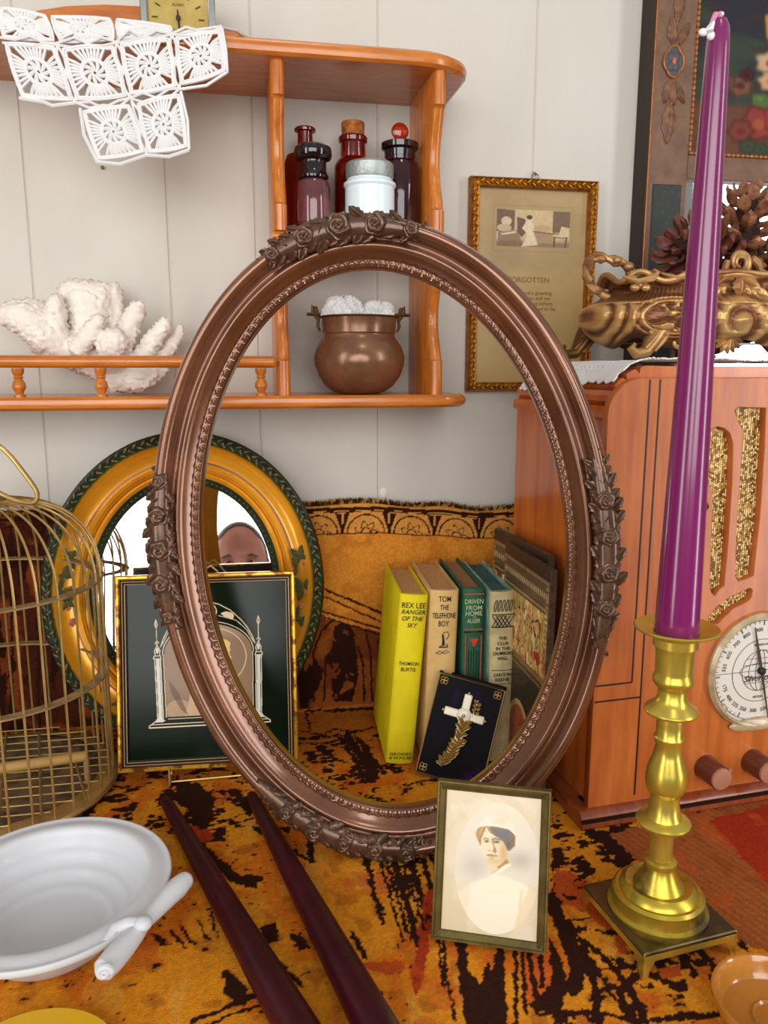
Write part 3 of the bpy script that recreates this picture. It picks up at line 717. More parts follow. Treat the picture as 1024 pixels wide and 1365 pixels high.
# ------------------------------------------------------------ framed certificate
M_gilt = mat('gilt_frame', (168, 108, 22), .38, .55, col2=(120, 66, 14), nscale=120, bump=.3, bscale=300)
M_gdark = mat('gilt_dark', (92, 48, 12), .5, .2)
M_paperp = mat('picture_print', (200, 170, 120), .35, attr=True, coat=.25)
def rail_frame(mb, x0, x1, z0, z1, prof):
    """mitred rectangular frame; prof = (inset from outer edge, y) list"""
    vs = []; fs = []; n = len(prof)
    for (cx, cz, sx, sz) in ((x0, z0, 1, 1), (x1, z0, -1, 1), (x1, z1, -1, -1), (x0, z1, 1, -1)):
        for (i_, y_) in prof: vs.append((cx + sx * i_, y_, cz + sz * i_))
    for c_ in range(4):
        for k_ in range(n - 1):
            a = c_ * n + k_; b = ((c_ + 1) % 4) * n + k_; fs.append((a, b, b + 1, a + 1))
    mb.add(vs, fs)
A = on_y(629, 233, .872); B_ = on_y(800, 241, .872); C_ = on_y(624, 522, .872)
wc, hc = B_.x - A.x, A.z - C_.z
t = thing('framed_certificate', 'narrow gilt framed sepia certificate hanging on the wall above the radio', 'picture frame', ((A.x + B_.x) / 2, .8848, C_.z))
m = MB(); rail_frame(m, -wc / 2, wc / 2, 0, hc, [(0, 0), (0, -.010), (.0012, -.013), (.003, -.0115), (.006, -.0135), (.008, -.0115), (.0095, -.012), (.0105, -.010), (.0105, -.003)]); m.build('frame', M_gilt, t, ang=25)
m = MB()
def vine(m, a, b, n):
    for i in range(n):
        f_ = (i + .5) / n; x_ = a[0] + (b[0] - a[0]) * f_; z_ = a[1] + (b[1] - a[1]) * f_; hor = abs(b[0] - a[0]) > abs(b[1] - a[1])
        d_ = .0016 * (1 if i % 2 else -1)
        an = (0 if hor else pi / 2) + (.6 if i % 2 else -.6)
        R = Matrix.Rotation(-an, 3, 'Y')
        m.ell((x_ + (0 if hor else d_), -.0128, z_ + (d_ if hor else 0)), (.0028, .0013, .0011), n=8, m=5, rot=R)
        m.ell((x_ + (0 if hor else -d_), -.0128, z_ + (-d_ if hor else 0)), (.0009, .0012, .0009), n=6, m=4)
io = .0055
vine(m, (-wc / 2 + io, hc - io), (wc / 2 - io, hc - io), 26); vine(m, (-wc / 2 + io, io), (wc / 2 - io, io), 26)
vine(m, (-wc / 2 + io, io), (-wc / 2 + io, hc - io), 42); vine(m, (wc / 2 - io, io), (wc / 2 - io, hc - io), 42)
m.build('vine_moulding', mat('gilt_bright', (206, 146, 40), .35, .6), t)
def cert(U, V):
    C = np.zeros(U.shape + (3,)); C[...] = (178, 150, 104)
    mixc(C, (150, 126, 84), sm(fbm(U * 3, V * 6, 4, 4), .45, .7) * .5); mixc(C, (188, 158, 96), sm(.62 - V, 0, .12) * .5)
    x = U * 170; y = (1 - V) * 290   # photo-pixel like units
    win = (x > 24) & (x < 148) & (y > 24) & (y < 92); line = win & ~((x > 25.5) & (x < 146.5) & (y > 25.5) & (y < 90.5)); mixc(C, (148, 126, 88), line * .8)
    ph = (x > 30) & (x < 144) & (y > 30) & (y < 84)
    px_ = (x - 30) / 114; py_ = (y - 30) / 54
    g = np.zeros(C.shape); g[...] = (196, 172, 128)
    mixc(g, (112, 86, 66), inpoly(px_, py_, [(0, 0), (.24, .02), (.24, .55), (0, .6)])); mixc(g, (116, 92, 70), inpoly(px_, py_, [(.76, .02), (1, .02), (1, .55), (.8, .6), (.76, .6)]))
    mixc(g, (136, 108, 82), sm(py_ + .1 * fbm(px_ * 8, py_ * 8, 3), .82, 1.0)); mixc(g, (120, 92, 70), inpoly(px_, py_, [(.02, .6), (.3, .55), (.35, 1), (.02, 1)]) * .7)
    mixc(g, (206, 186, 148), np.hypot((px_ - .13) / .07, (py_ - .32) / .12) < 1); mixc(g, (190, 166, 128), np.hypot((px_ - .1) / .1, (py_ - .5) / .1) < 1); mixc(g, (206, 190, 160), inpoly(px_, py_, [(.05, .66), (.26, .58), (.26, .64), (.08, .7)]))
    mixc(g, (104, 76, 62), inpoly(px_, py_, [(.27, .2), (.38, .25), (.42, .55), (.34, .75), (.28, .6)])); mixc(g, (212, 194, 158), inpoly(px_, py_, [(.4, .3), (.5, .35), (.5, .6), (.56, .95), (.34, 1.), (.42, .65), (.34, .5)]))
    mixc(g, (218, 196, 160), np.hypot((px_ - .45) / .035, (py_ - .27) / .08) < 1); mixc(g, (76, 54, 44), np.hypot((px_ - .44) / .04, (py_ - .2) / .06) < 1)
    mixc(g, (160, 134, 98), inpoly(px_, py_, [(.5, .58), (.76, .62), (.78, .92), (.56, .86)])); mixc(g, (108, 84, 64), pline(px_, py_, [(.5, .58), (.76, .63), (.9, .62)]) < .015)
    mixc(g, (204, 184, 142), inpoly(px_, py_, [(.88, .42), (1, .46), (.97, .72), (.84, .74)])); mixc(g, (104, 80, 62), (pline(px_, py_, [(.78, .72), (.9, .74), (.96, .72), (.94, 1.)]) < .012) | (pline(px_, py_, [(.79, .74), (.79, 1.)]) < .012))
    mixc(g, (176, 148, 104), (np.hypot((px_ - .62) / .12, (py_ - .5) / .09) < 1) * .7)
    g *= (.94 + .12 * fbm(px_ * 30, py_ * 15, 5, 2))[..., None]
    C[ph] = g[ph]
    return C
painted('print', wc - .020, hc - .020, .00045, cert, M_paperp, t, y=-.004, z0=.010)
Mtx = mat('faded_print', (120, 88, 44), .6)
lx = lambda x_, y_: (on_y(x_, y_, .88).x - (A.x + B_.x) / 2, on_y(x_, y_, .88).z - C_.z)
x_, z_ = lx(733, 374); text('heading', 'FORGOTTEN', .0085, Mtx, t, x_, z_, y=-.0042, align='RIGHT')
for (x0_, y0_, s_) in ((736, 391, 'I send a greeting'), (734, 398, 'for you and me'), (738, 405, 'long before,'), (742, 412, 'it used to be.')):
    x_, z_ = lx(x0_, y0_); text('verse', s_, .0062, Mtx, t, x_, z_, y=-.0042, align='RIGHT')
for (x0_, y0_, s_) in ((668, 456, 'If the days'), (673, 464, 'And then')):
    x_, z_ = lx(x0_, y0_); text('verse', s_, .0062, Mtx, t, x_, z_, y=-.0042, align='LEFT')
m = MB(); x_, z_ = lx(713, 234); z_ = hc
m.tube([(x_ + .004 * cos(a), -.006, z_ + .0015 + .0045 * sin(a)) for a in [i * pi / 12 for i in range(24)]], .0007, 6, closed=True); m.build('hanging_ring', M_steel, t)
m = MB(); m.tube([(0, 0, .004), (0, -.007, .0015), (0, -.0085, .0005), (0, -.0065, -.001)], .0008, 6)
o = m.build('wall_hook', M_steel); o.location = ((A.x + B_.x) / 2 + x_, YW, A.z + .005); tag(o, 'small clear hook holding up the certificate frame', 'hook')

# ------------------------------------------------------------ trumeau frame: flower painting above, mirror below
M_trum = mat('trumeau_paint', (98, 70, 52), .55, col2=(120, 88, 66), nscale=50, bump=.35, bscale=220)
M_trside = mat('trumeau_side', (50, 42, 32), .7); M_tedge = mat('trumeau_gilt', (174, 112, 56), .45, .3, col2=(140, 84, 44), nscale=100)
M_blue = mat('slate_blue_petal', (70, 72, 78), .5); M_green = mat('worn_green_panel', (34, 40, 36), .5, col2=(84, 80, 64), nscale=160, lo=.56, hi=.74, bump=.5, bscale=250)
X0 = on_y(871, 0, .862).x; xs0 = on_y(880, 0, .855).x
t = thing('trumeau_frame', 'large dark carved wall frame with flower painting above and a mirror pane below', 'wall frame', (X0, YW - .001, .50))
zt = .34; ZL = -.10
Wst = on_y(927, 60, .855).x - X0; zr1 = on_y(930, 205, .855).z - .5; zr0 = on_y(905, 238, .855).z - .5
MB().box(0, Wst, -.030, 0, ZL, zt, b=.001).build('stile', M_trum, t)
MB().box(.36, .36 + Wst, -.030, 0, ZL, zt, b=.001).build('stile', M_trum, t)
MB().box(-.0008, 0.0002, -.0298, 0, ZL, zt).build('side_strip', M_trside, t)
m = MB(); m.tube([(.0012, -.0302, ZL), (.0012, -.0302, zt)], .0012, 6); m.build('gilt_line', M_tedge, t)
MB().box(Wst, .36, -.029, 0, zr0, zr1 - .001, b=.001).build('rail', M_trum, t)
MB().box(Wst, .36, -.030, 0, zt - .03, zt, b=.001).build('rail', M_trum, t)
m = MB()
z = zr1 + .004
while z < zt - .03:
    m.ell((Wst + .001, -.030, z), (.0022, .002, .0030), n=6, m=5); z += .0058
x = Wst + .003
while x < .36: m.ell((x, -.030, zr1), (.0030, .002, .0020), n=6, m=5); x += .0058
m.build('bead_moulding', M_tedge, t)
MB().box(.0075, Wst - .006, -.0312, -.028, ZL, on_y(885, 246, .855).z - .5, b=.0012).build('lower_panel', M_green, t)
# carved pendant of leaves, flower and ribbon
def leafm(m, c, ln, wd_, an, th=.003, M=None):
    R = Matrix.Rotation(-an, 3, 'Y'); vs = []; fs = []; n = 14; k_ = 9
    for i in range(n + 1):
        f_ = i / n; w_ = wd_ * (sin(pi * min(1, f_ * .9 + .08)) ** .8)
        for j in range(k_):
            g = j / (k_ - 1) * 2 - 1
            vs.append(Vector(c) + R @ Vector((f_ * ln, -th * (1 - g * g) * (.6 + .4 * sin(f_ * pi)) - .0009 * abs(sin(g * 5 * pi / 2)) * (1 if f_ > .05 else 0), g * w_ * (1 + .12 * cos(f_ * 20)))))
    for i in range(n):
        for j in range(k_ - 1): a = i * k_ + j; fs.append((a, a + 1, a + k_ + 1, a + k_))
    m.add(vs, fs, M)
pl = lambda x_, y_: (on_y(x_, y_, .855).x - X0, -.030, on_y(x_, y_, .855).z - .5)
M_carv = mat('carved_leaf', (136, 92, 62), .5, col2=(84, 56, 40), nscale=130, bump=.4, bscale=300)
m = MB()
s_ = .00081
leafm(m, pl(897, 60), 34 * s_, 8 * s_, radians(97)); leafm(m, pl(905, 60), 30 * s_, 6 * s_, radians(66))
leafm(m, pl(893, 108), 30 * s_, 7 * s_, radians(-104)); leafm(m, pl(896, 108), 32 * s_, 7 * s_, radians(-84)); leafm(m, pl(900, 110), 30 * s_, 6 * s_, radians(-62))
leafm(m, pl(893, 138), 52 * s_, 10 * s_, radians(-92)); leafm(m, pl(905, 0), 40 * s_, 8 * s_, radians(110)); leafm(m, pl(902, 30), 60 * s_, 8 * s_, radians(84))
m.ell(pl(895, 138), (4 * s_, 3 * s_, 4 * s_)); m.ell(pl(901, 33), (3 * s_, 3 * s_, 4 * s_)); m.build('carved_leaves', M_carv, t)
def quatre(r, n=64): return [(r * (1 + .16 * abs(cos(2 * a_))) * cos(a_), r * 1.35 * (1 + .16 * abs(cos(2 * a_))) * sin(a_)) for a_ in [2 * pi * i / n for i in range(n)]]
c0 = pl(897, 83)
m = MB(); m.tube([(c0[0] + a_, c0[1] - .0015, c0[2] + b_) for a_, b_ in quatre(12.5 * s_)], .0014, 6, closed=True); m.build('flower_rim', M_tedge, t)
m = MB(); m.prism([(c0[0] + a_, c0[2] + b_) for a_, b_ in quatre(12 * s_)], c0[1] - .0012, c0[1], 'y')
for a_ in (45, 135, 225, 315): m.ell((c0[0] + 5 * s_ * cos(radians(a_)), c0[1] - .001, c0[2] + 8 * s_ * sin(radians(a_))), (5 * s_, .0016, 7 * s_), n=12, m=6)
m.build('flower_petals', M_blue, t)
m = MB(); m.ell((c0[0], c0[1] - .002, c0[2]), (3 * s_, .0018, 5 * s_)); m.build('flower_centre', mat('orange_centre', (196, 96, 56), .4), t)
def flowers(U, V):
    x = 925 + U * (img(X0 + .36, .86, .62)[0] - 925); y = 206 + V * (img(X0 + Wst, .86, .5 + zt - .03)[1] - 206)
    C = np.zeros(U.shape + (3,)); C[...] = (52, 52, 62)
    n1 = fbm(U * 5, V * 6, 1, 4); n2 = fbm(U * 16, V * 18, 2, 4)
    mixc(C, (64, 74, 62), sm(n1, .4, .65)); mixc(C, (72, 52, 48), sm(n2, .5, .7) * .6)
    tb = sm(y + 16 * (n1 - .5), 128, 142); mixc(C, (124, 78, 56), tb * .85); mixc(C, (92, 60, 48), tb * sm(n2, .5, .65) * .6)
    def fl(cx, cy, r, col, pc, k=6):
        a = np.arctan2(y - cy, x - cx); d = np.hypot(x - cx, y - cy) / r; e_ = d * (1 + .12 * np.cos(k * a + cx)) + (n2 - .5) * .35
        mixc(C, np.array(col) * .7, (e_ < 1.08)); mixc(C, col, sm(1.02 - e_, 0, .25)); mixc(C, np.array(col) * 1.1, ((np.cos(k * a + cx) > .2) & (e_ < .8)) * .35); mixc(C, pc, e_ < .3)
    mixc(C, (210, 150, 40), inpoly(x, y, [(1008, 10), (1030, 6), (1050, 70), (1028, 62), (1012, 40)])); mixc(C, (236, 190, 80), inpoly(x, y, [(1014, 16), (1030, 20), (1034, 52), (1022, 40)]) * .8)
    fl(985, 108, 14, (128, 84, 64), (84, 44, 40)); fl(968, 104, 10, (110, 78, 56), (72, 50, 40)); fl(992, 92, 8, (84, 40, 42), (56, 26, 30))
    fl(1018, 74, 15, (214, 176, 140), (166, 84, 52)); fl(1020, 100, 13, (214, 170, 130), (172, 90, 60)); fl(1045, 90, 18, (226, 190, 150), (180, 100, 60))
    fl(1012, 158, 22, (150, 66, 56), (176, 92, 60), 5); fl(1034, 150, 16, (186, 64, 60), (214, 120, 80), 5); fl(990, 170, 14, (132, 66, 54), (110, 50, 44)); fl(1060, 130, 20, (196, 90, 80), (220, 150, 110)); fl(1090, 100, 18, (222, 180, 120), (150, 80, 50)); fl(1110, 150, 20, (170, 70, 60), (120, 50, 40)); fl(1070, 60, 16, (206, 190, 170), (170, 120, 60))
    mixc(C, (92, 122, 60), inpoly(x, y, [(1000, 118), (1016, 116), (1030, 128), (1016, 136), (1002, 132)]) * .9); mixc(C, (120, 150, 90), inpoly(x, y, [(1004, 120), (1014, 120), (1012, 128)]) * .7)
    fl(1000, 190, 10, (70, 78, 62), (60, 66, 56)); fl(1016, 194, 9, (66, 80, 60), (56, 66, 52)); fl(1070, 190, 16, (82, 88, 64), (60, 66, 50))
    return blur(C, 4) * .84
pw = .36 - Wst
o = painted('painting', pw, zt - .03 - zr1, .0009, flowers, mat('oil_paint', (90, 70, 60), .6, attr=True, bump=.3, bscale=300, spec=.15), t, y=-.024, z0=zr1); o.location.x = Wst + pw / 2
M_mir = mat('mirror_silver', (235, 235, 235), .015, 1.0)
MB().box(Wst, .36, -.020, -.016, ZL, zr0).build('mirror_pane', M_mir, t)

# ------------------------------------------------------------ radio
M_rad = mat('radio_veneer', (160, 80, 30), .36, col2=(188, 104, 46), nscale=9, stretch=(9, 9, 1), bump=.04, bscale=120, coat=.2)
M_radside = mat('radio_side_veneer', (164, 76, 26), .28, col2=(194, 102, 38), nscale=7, stretch=(9, 9, 1), coat=.5, bump=.04, bscale=120)
M_radd = mat('radio_moulding', (118, 52, 24), .32, col2=(144, 68, 32), nscale=30, stretch=(6, 1, 1), coat=.35)
M_inl = mat('black_inlay', (24, 16, 14), .4)
RZ = radians(4.2); RO = Vector((.2965, .5905, 0))
rad_ = thing('tabletop_radio', 'large reddish wooden tabletop radio with arched grille slots and a round dial', 'radio', RO, RZ)
RM = Matrix.Translation(RO) @ Matrix.Rotation(RZ, 4, 'Z'); RI = RM.inverted(); Rn = Matrix.Rotation(RZ, 3, 'Z') @ Vector((0, -1, 0))
def rf(x_, y_, off=0.0):   # photo pixel on the radio front -> local x, z
    q = RI @ on_plane(x_, y_, RO + Rn * off, Rn); return q.x, q.z
RW, RH, RD = .34, .402, .185
ol = [(0.004, .016), (0.004, .352)]
nf = 5
for i in range(nf):
    a0 = pi - (pi / 2) * i / nf; a1 = pi - (pi / 2) * (i + 1) / nf; r = .044; cx, cz = .044, .358
    p0 = (cx + r * cos(a0), cz + r * sin(a0)); p1 = (cx + r * cos(a1), cz + r * sin(a1)); am = (a0 + a1) / 2
    ol += [(cx + (r - .004) * cos(a0), cz + (r - .004) * sin(a0)), (cx + (r + .0005) * cos(a0 - .05), cz + (r + .0005) * sin(a0 - .05)), (cx + (r + .001) * cos(am), cz + (r + .001) * sin(am)), (cx + (r + .0005) * cos(a1 + .05), cz + (r + .0005) * sin(a1 + .05))]
ol += [(.06, RH), (RW - .06, RH), (RW - .03, RH - .01), (RW - .005, RH - .05), (RW - .004, .016)]
m = MB(); m.prism(ol, .0085, RD, 'y'); m.build('cabinet', M_radside, rad_, smooth=False)
# front panel with grille openings
fo = [(.0, .016), (.0, .345)] + [(.030 + .030 * cos(a), .362 + .030 * sin(a)) for a in [pi - i * pi / 2 / 8 for i in range(9)]] + [(RW - .03, .392), (RW, .36), (RW, .016)]
def rl(pts): return [rf(*p_) for p_ in pts]
hole1 = rl([(957, 568), (966, 570), (974, 577), (978, 590), (977, 640), (972, 720), (967, 782), (960, 786), (953, 796), (948, 790), (946, 780), (950, 660), (948, 650), (938, 642), (940, 585), (947, 572)])
hole2 = rl([(979, 547), (984, 542), (1022, 543), (1020, 600), (1014, 690), (1006, 768), (994, 773), (984, 776), (980, 768), (982, 700), (989, 600), (990, 574), (984, 562)])
hole3 = rl([(1000, 783), (1004, 786), (1003, 797), (998, 802), (978, 812), (958, 832), (948, 834), (944, 828), (944, 822), (956, 808), (972, 796)])
cxm = rf(1046, 600)[0]
def mir(lp): return [(2 * cxm - a, b) for a, b in reversed(lp)]
hole4 = rl([(1034, 730), (1038, 690), (1044, 688), (1056, 690), (1058, 750), (1036, 758)])
curve2d('front_panel', [fo, hole1, hole2, hole3, mir(hole1), mir(hole2), mir(hole3)], .0075, M_rad, rad_, .0006)
def cloth(x0, x1, z0, z1):
    nu, nv = int((x1 - x0) / .0006), int((z1 - z0) / .0006)
    U, V = np.meshgrid(np.linspace(x0, x1, nu), np.linspace(z0, z1, nv))
    k_ = 1 / .0021; a = (U * k_) % 1 - .5; b = (V * k_ + (np.floor(U * k_) % 2) * .5) % 1 - .5
    d = np.hypot(a, b * .8); hgt = np.clip(.5 - d, 0, .5)
    q = hsh(np.floor(U * k_), np.floor(V * k_ + (np.floor(U * k_) % 2) * .5), 5)
    C = np.zeros(U.shape + (3,)); C[...] = (62, 42, 18); mixc(C, (196, 150, 70), (d < .42) * 1.0); mixc(C, (236, 204, 140), (d < .42) * (q > .62)); mixc(C, (110, 76, 30), (d < .42) * (q < .25) * .8)
    P_ = np.stack([U, .0075 - hgt * .0022 * (0.4 + q), V], -1).reshape(-1, 3)
    return grid_np('grille_cloth', P_, nu, nv, mat('grille_cloth', (190, 150, 70), .38, .35, attr=True), rad_, C, smooth=False)
cloth(.085, .26, .165, .385)
def strip(m, pts, w_=.0011):
    P_ = [rf(*q) for q in pts]
    for a, b in zip(P_[:-1], P_[1:]):
        if abs(a[0] - b[0]) < abs(a[1] - b[1]): m.box(min(a[0], b[0]) - w_ / 2, max(a[0], b[0]) + w_ / 2 if abs(a[0] - b[0]) > .004 else min(a[0], b[0]) + w_ / 2, -.0004, .001, min(a[1], b[1]), max(a[1], b[1]))
        else: m.box(min(a[0], b[0]), max(a[0], b[0]), -.0004, .001, (a[1] + b[1]) / 2 - w_ / 2, (a[1] + b[1]) / 2 + w_ / 2)
def vx(x_, y_): return rf(x_, y_)[0]
xa = vx(846, 850); xb = vx(862, 800); xc = vx(925, 750); zl1 = rf(820, 912)[1]; zl2 = rf(820, 933)[1]; zb_ = .022
m = MB()
m.box(xa - .0007, xa + .0007, -.0004, .001, zl1, .3915); m.box(.0005, xa, -.0004, .001, zl1 - .0007, zl1 + .0007)
m.box(xb - .0007, xb + .0007, -.0004, .001, zb_, .3915); m.box(.0005, xb, -.0004, .001, zl2 - .0007, zl2 + .0007)
m.box(xc - .0007, xc + .0007, -.0004, .001, zb_, rf(925, 672)[1]); m.build('inlay_line', M_inl, rad_, smooth=False)
m = MB()
rail_p = [(0, -.001), (0, -.008), (.003, -.0105), (.007, -.010), (.0085, -.007), (.0105, -.008), (.014, -.0055), (.0155, -.002), (.016, 0)]
poly = [(.0, .003)] + [(y_, z_) for z_, y_ in rail_p] + [(.0, .016)]
m.prism([(y_, z_) for z_, y_ in [(0.0, .02)] + rail_p + [(.016, .02)]], -.0105, RW + .01, 'x'); m.build('base_moulding', M_radd, rad_)
m = MB(); m.prism([(y_ + 0, z_) for z_, y_ in rail_p + [(.016, .02), (0, .02)]], 0, RD, 'x', Matrix.Translation((0, RD, 0)) @ Matrix.Rotation(-pi / 2, 4, 'Z')); m.build('base_moulding', M_radd, rad_)
m = MB(); m.box(-.0108, RW + .01, -.0100, -.0068, .0070, .0094); m.build('base_inlay', M_inl, rad_, smooth=False)
# dial
dc = rf(1011, 892); dR = (rf(1011, 822)[1] - rf(1011, 962)[1]) / 2
M_bez = mat('cream_bezel', (196, 178, 140), .25, col2=(150, 128, 92), nscale=40, coat=.5)
DM = Matrix.Translation((dc[0], 0, dc[1])) @ Matrix.Rotation(pi / 2, 4, 'X')
m = MB(); m.lathe([(dR + .003, -.001), (dR + .0035, .003), (dR + .001, .0065), (dR - .001, .0060), (dR - .0015, .003)], 64, DM, cap=False)
m.ell((dc[0], -.0025, dc[1] - dR - .001), (dR * .55, .004, .007), n=20, m=10); m.ell((dc[0] - dR * .72, -.002, dc[1] - dR * .66), (.004, .004, .006)); m.build('bezel', M_bez, rad_)
MB().lathe([(dR, 0), (dR, .0022), (0, .0024)], 64, DM).build('dial_face', mat('dial_face', (206, 202, 192), .4), rad_)
m = MB(); yd = -.0026
def circ(m, r, th=.0003, rx=1.0, cx=0, cz=0, n=48): m.tube([(dc[0] + cx + r * rx * cos(a), yd, dc[1] + cz + r * sin(a)) for a in [2 * pi * i / n for i in range(n)]], th, 4, closed=True)
circ(m, dR * .93); circ(m, dR * .58); g = dR * .38
circ(m, g); circ(m, g, rx=.25); circ(m, g, rx=.62); circ(m, g * .35, rx=3.2)
m.tube([(dc[0] - dR * .93, yd, dc[1]), (dc[0] + dR * .93, yd, dc[1])], .00025, 4)
for h_ in (-.6, -.3, .3, .6): w_ = sqrt(1 - h_ * h_) * g; m.tube([(dc[0] - w_, yd, dc[1] + h_ * g), (dc[0] + w_, yd, dc[1] + h_ * g)], .00025, 4)
for i in range(-100, 101, 4):
    a = radians(90 + 1.55 * i); r0 = dR * (.88 if i % 20 else .84); m.tube([(dc[0] + r0 * cos(a), yd, dc[1] + r0 * sin(a)), (dc[0] + dR * .93 * cos(a), yd, dc[1] + dR * .93 * sin(a))], .0003 if i % 20 else .0006, 4)
m.build('dial_print', mat('dial_ink', (92, 84, 76), .5), rad_)
M_dt = mat('dial_numerals', (88, 76, 64), .5)
for a_, s_ in ((97, '900'), (117, '800'), (135, '700'), (153, '600'), (171, '550'), (200, '175'), (217, '400'), (232, '225'), (247, '250'), (264, '300'), (281, '350'), (77, '1000'), (57, '1200'), (36, '1400'), (12, '1600'), (-12, '150'), (-36, '200'), (-58, '250')):
    a = radians(a_); text('dial_number', s_, .0052, M_dt, rad_, dc[0] + dR * .76 * cos(a), dc[1] + dR * .76 * sin(a), y=-.0026, rot=radians(90 - a_) if a_ > 0 and a_ < 180 else radians(270 - a_))
text('dial_script', 'Silvertone', .0085, mat('script_ink', (60, 36, 30), .5), rad_, dc[0], dc[1] - .0075, y=-.0028, shear=.3)
text('dial_number', 'BROADCAST', .003, M_dt, rad_, dc[0], dc[1] + dR * .48, y=-.0026); text('dial_number', 'METERS', .0032, M_dt, rad_, dc[0], dc[1] - dR * .5, y=-.0026)
m = MB(); an = radians(104.5)
m.tube([(dc[0] - dR * .95 * cos(an), -.0042, dc[1] - dR * .95 * sin(an)), (dc[0], -.0045, dc[1]), (dc[0] + dR * .3 * cos(an), -.0042, dc[1] + dR * .3 * sin(an)), (dc[0] + dR * .85 * cos(an), -.004, dc[1] + dR * .85 * sin(an))], [.0005, .0012, .0013, .0005], 6)
m.build('needle', mat('needle', (104, 92, 70), .35, .6), rad_)
MB().lathe([(.0036, .003), (.0036, .006), (.0022, .0075), (0, .0078)], 20, DM).build('needle_hub', M_ink, rad_)
M_bak = mat('brown_knob', (96, 44, 28), .3, coat=.3); M_kt = mat('knob_face', (160, 112, 88), .35, coat=.3)
for (kx, ky) in ((940, 1022), (1002, 1014), (1066, 1006)):
    q = rf(kx, ky); KM = Matrix.Translation((q[0], 0, q[1])) @ Matrix.Rotation(pi / 2, 4, 'X')
    k_ = MB().lathe([(.0118, 0), (.0113, .006), (.0108, .021), (.0098, .0225)], 28, KM).build('knob', M_bak, rad_)
    m = MB(); m.lathe([(.0102, .0222), (.0098, .024), (.005, .0250), (0, .0248)], 28, KM); m.box(-.0012, .0012, -.001, .0012, 0, .0022, KM @ Matrix.Translation((.0076, .0076, .022)) @ Matrix.Identity(4)); m.build('knob_face', M_kt, k_)
# small brass hook and flower on the grille divider
q = rf(939, 675)
m = MB()
for a_ in range(6): m.ell((q[0] + .0024 * cos(a_ * pi / 3), -.001, q[1] + .0024 * sin(a_ * pi / 3)), (.0017, .0012, .0017), n=8, m=5)
m.ell((q[0], -.002, q[1]), (.0013, .0013, .0013), n=8, m=5)
m.tube([(q[0], -.001, q[1] + .003), (q[0] + .001, -.001, q[1] + .008), (q[0] - .002, -.001, q[1] + .0105), (q[0] - .006, -.001, q[1] + .009)], .0006, 6); m.build('ornament_hook', mat('dark_pewter', (56, 44, 34), .4, .7), rad_)

# ------------------------------------------------------------ lace mat on the radio
def radio_top(lx_, ly_):
    """surface of the radio body at local x"""
    if lx_ >= .044: return .4045
    if lx_ >= 0: return .3605 + sqrt(max(0, .0455 ** 2 - (.044 - lx_) ** 2))
    return .3605
nu, nv = 420, 230
S = np.linspace(-.020, .30, nu); T = np.linspace(.004, .182, nv); SSg, TTg = np.meshgrid(S, T)
# arc-length drape over the rounded shoulder
R_ = .0458
ang_ = np.clip((.044 - SSg) / R_, 0, None)
LX = np.where(SSg >= .044, SSg, .044 - R_ * np.sin(ang_)); LZ = np.where(SSg >= .044, .3585 + R_ + .001, .3595 + R_ * np.cos(ang_))
LZ = LZ + .0008 * (fbm(SSg * 90, TTg * 90, 5, 2)) + np.exp(-(TTg - .004) / .010) * .006 * fbm(SSg * 45, TTg * 3, 15, 3) * sm(SSg, .0, .04) 
eS = .0035 * np.abs(np.sin(TTg * 260)) ; eT = .0035 * np.abs(np.sin(SSg * 260)); wav = .010 * (fbm(SSg * 12, TTg * 12, 9, 2) - .5)
inside = (SSg > -.012 + .004 - eS * 1.0 + wav + .012 * sm(.09 - TTg, 0, .05)) & (TTg > .012 - eT + wav * .5) & (TTg < .172 + eT)
uu = (SSg * 130); vv = (TTg * 130); h_ = ((np.hypot(uu % 1 - .5, vv % 1 - .5) < .34) & (np.hypot(uu % 1 - .5, vv % 1 - .5) > .16)) & (fbm(SSg * 40, TTg * 40, 3, 2) > .45)
kp = (inside & ~h_)[:-1, :-1]
V_ = np.stack([LX, TTg, LZ], -1).reshape(-1, 3)
lace = grid_np('lace_mat', V_, nu, nv, M_white, None, None, kp)
lace.location = RO; lace.rotation_euler = (0, 0, RZ)
so = lace.modifiers.new('s', 'SOLIDIFY'); so.thickness = .0014; so.offset = 1; bake_mod(lace)
tag(lace, 'white scalloped lace mat draped over the left shoulder of the wooden radio', 'doily')

# ------------------------------------------------------------ gilded jardiniere
M_jar = mat('gilded_spelter', (192, 150, 96), .36, .6, col2=(128, 82, 52), nscale=26, lo=.42, hi=.66, bump=.2, bscale=160, rough2=.5)
M_jdk = mat('gilded_spelter_dark', (118, 84, 44), .42, .7, col2=(84, 54, 30), nscale=50)
M_jarp = mat('gilded_patina', (186, 140, 84), .36, .6, attr=True, bump=.25, bscale=200)
JY = .725; JF = JY - .045
jc = on_y(968, 482, JF); FX = 1.0; ZJ = .4075
t = thing('rococo_planter', 'gilded rococo scrollwork planter filled with pinecones on the lace mat', 'planter', (jc.x, JY, ZJ), RZ)
k = (on_y(968, 430, JF) - on_y(967, 430, JF)).x    # metres per photo pixel there
hb = lambda y_: (on_y(968, y_, JF).z - ZJ)
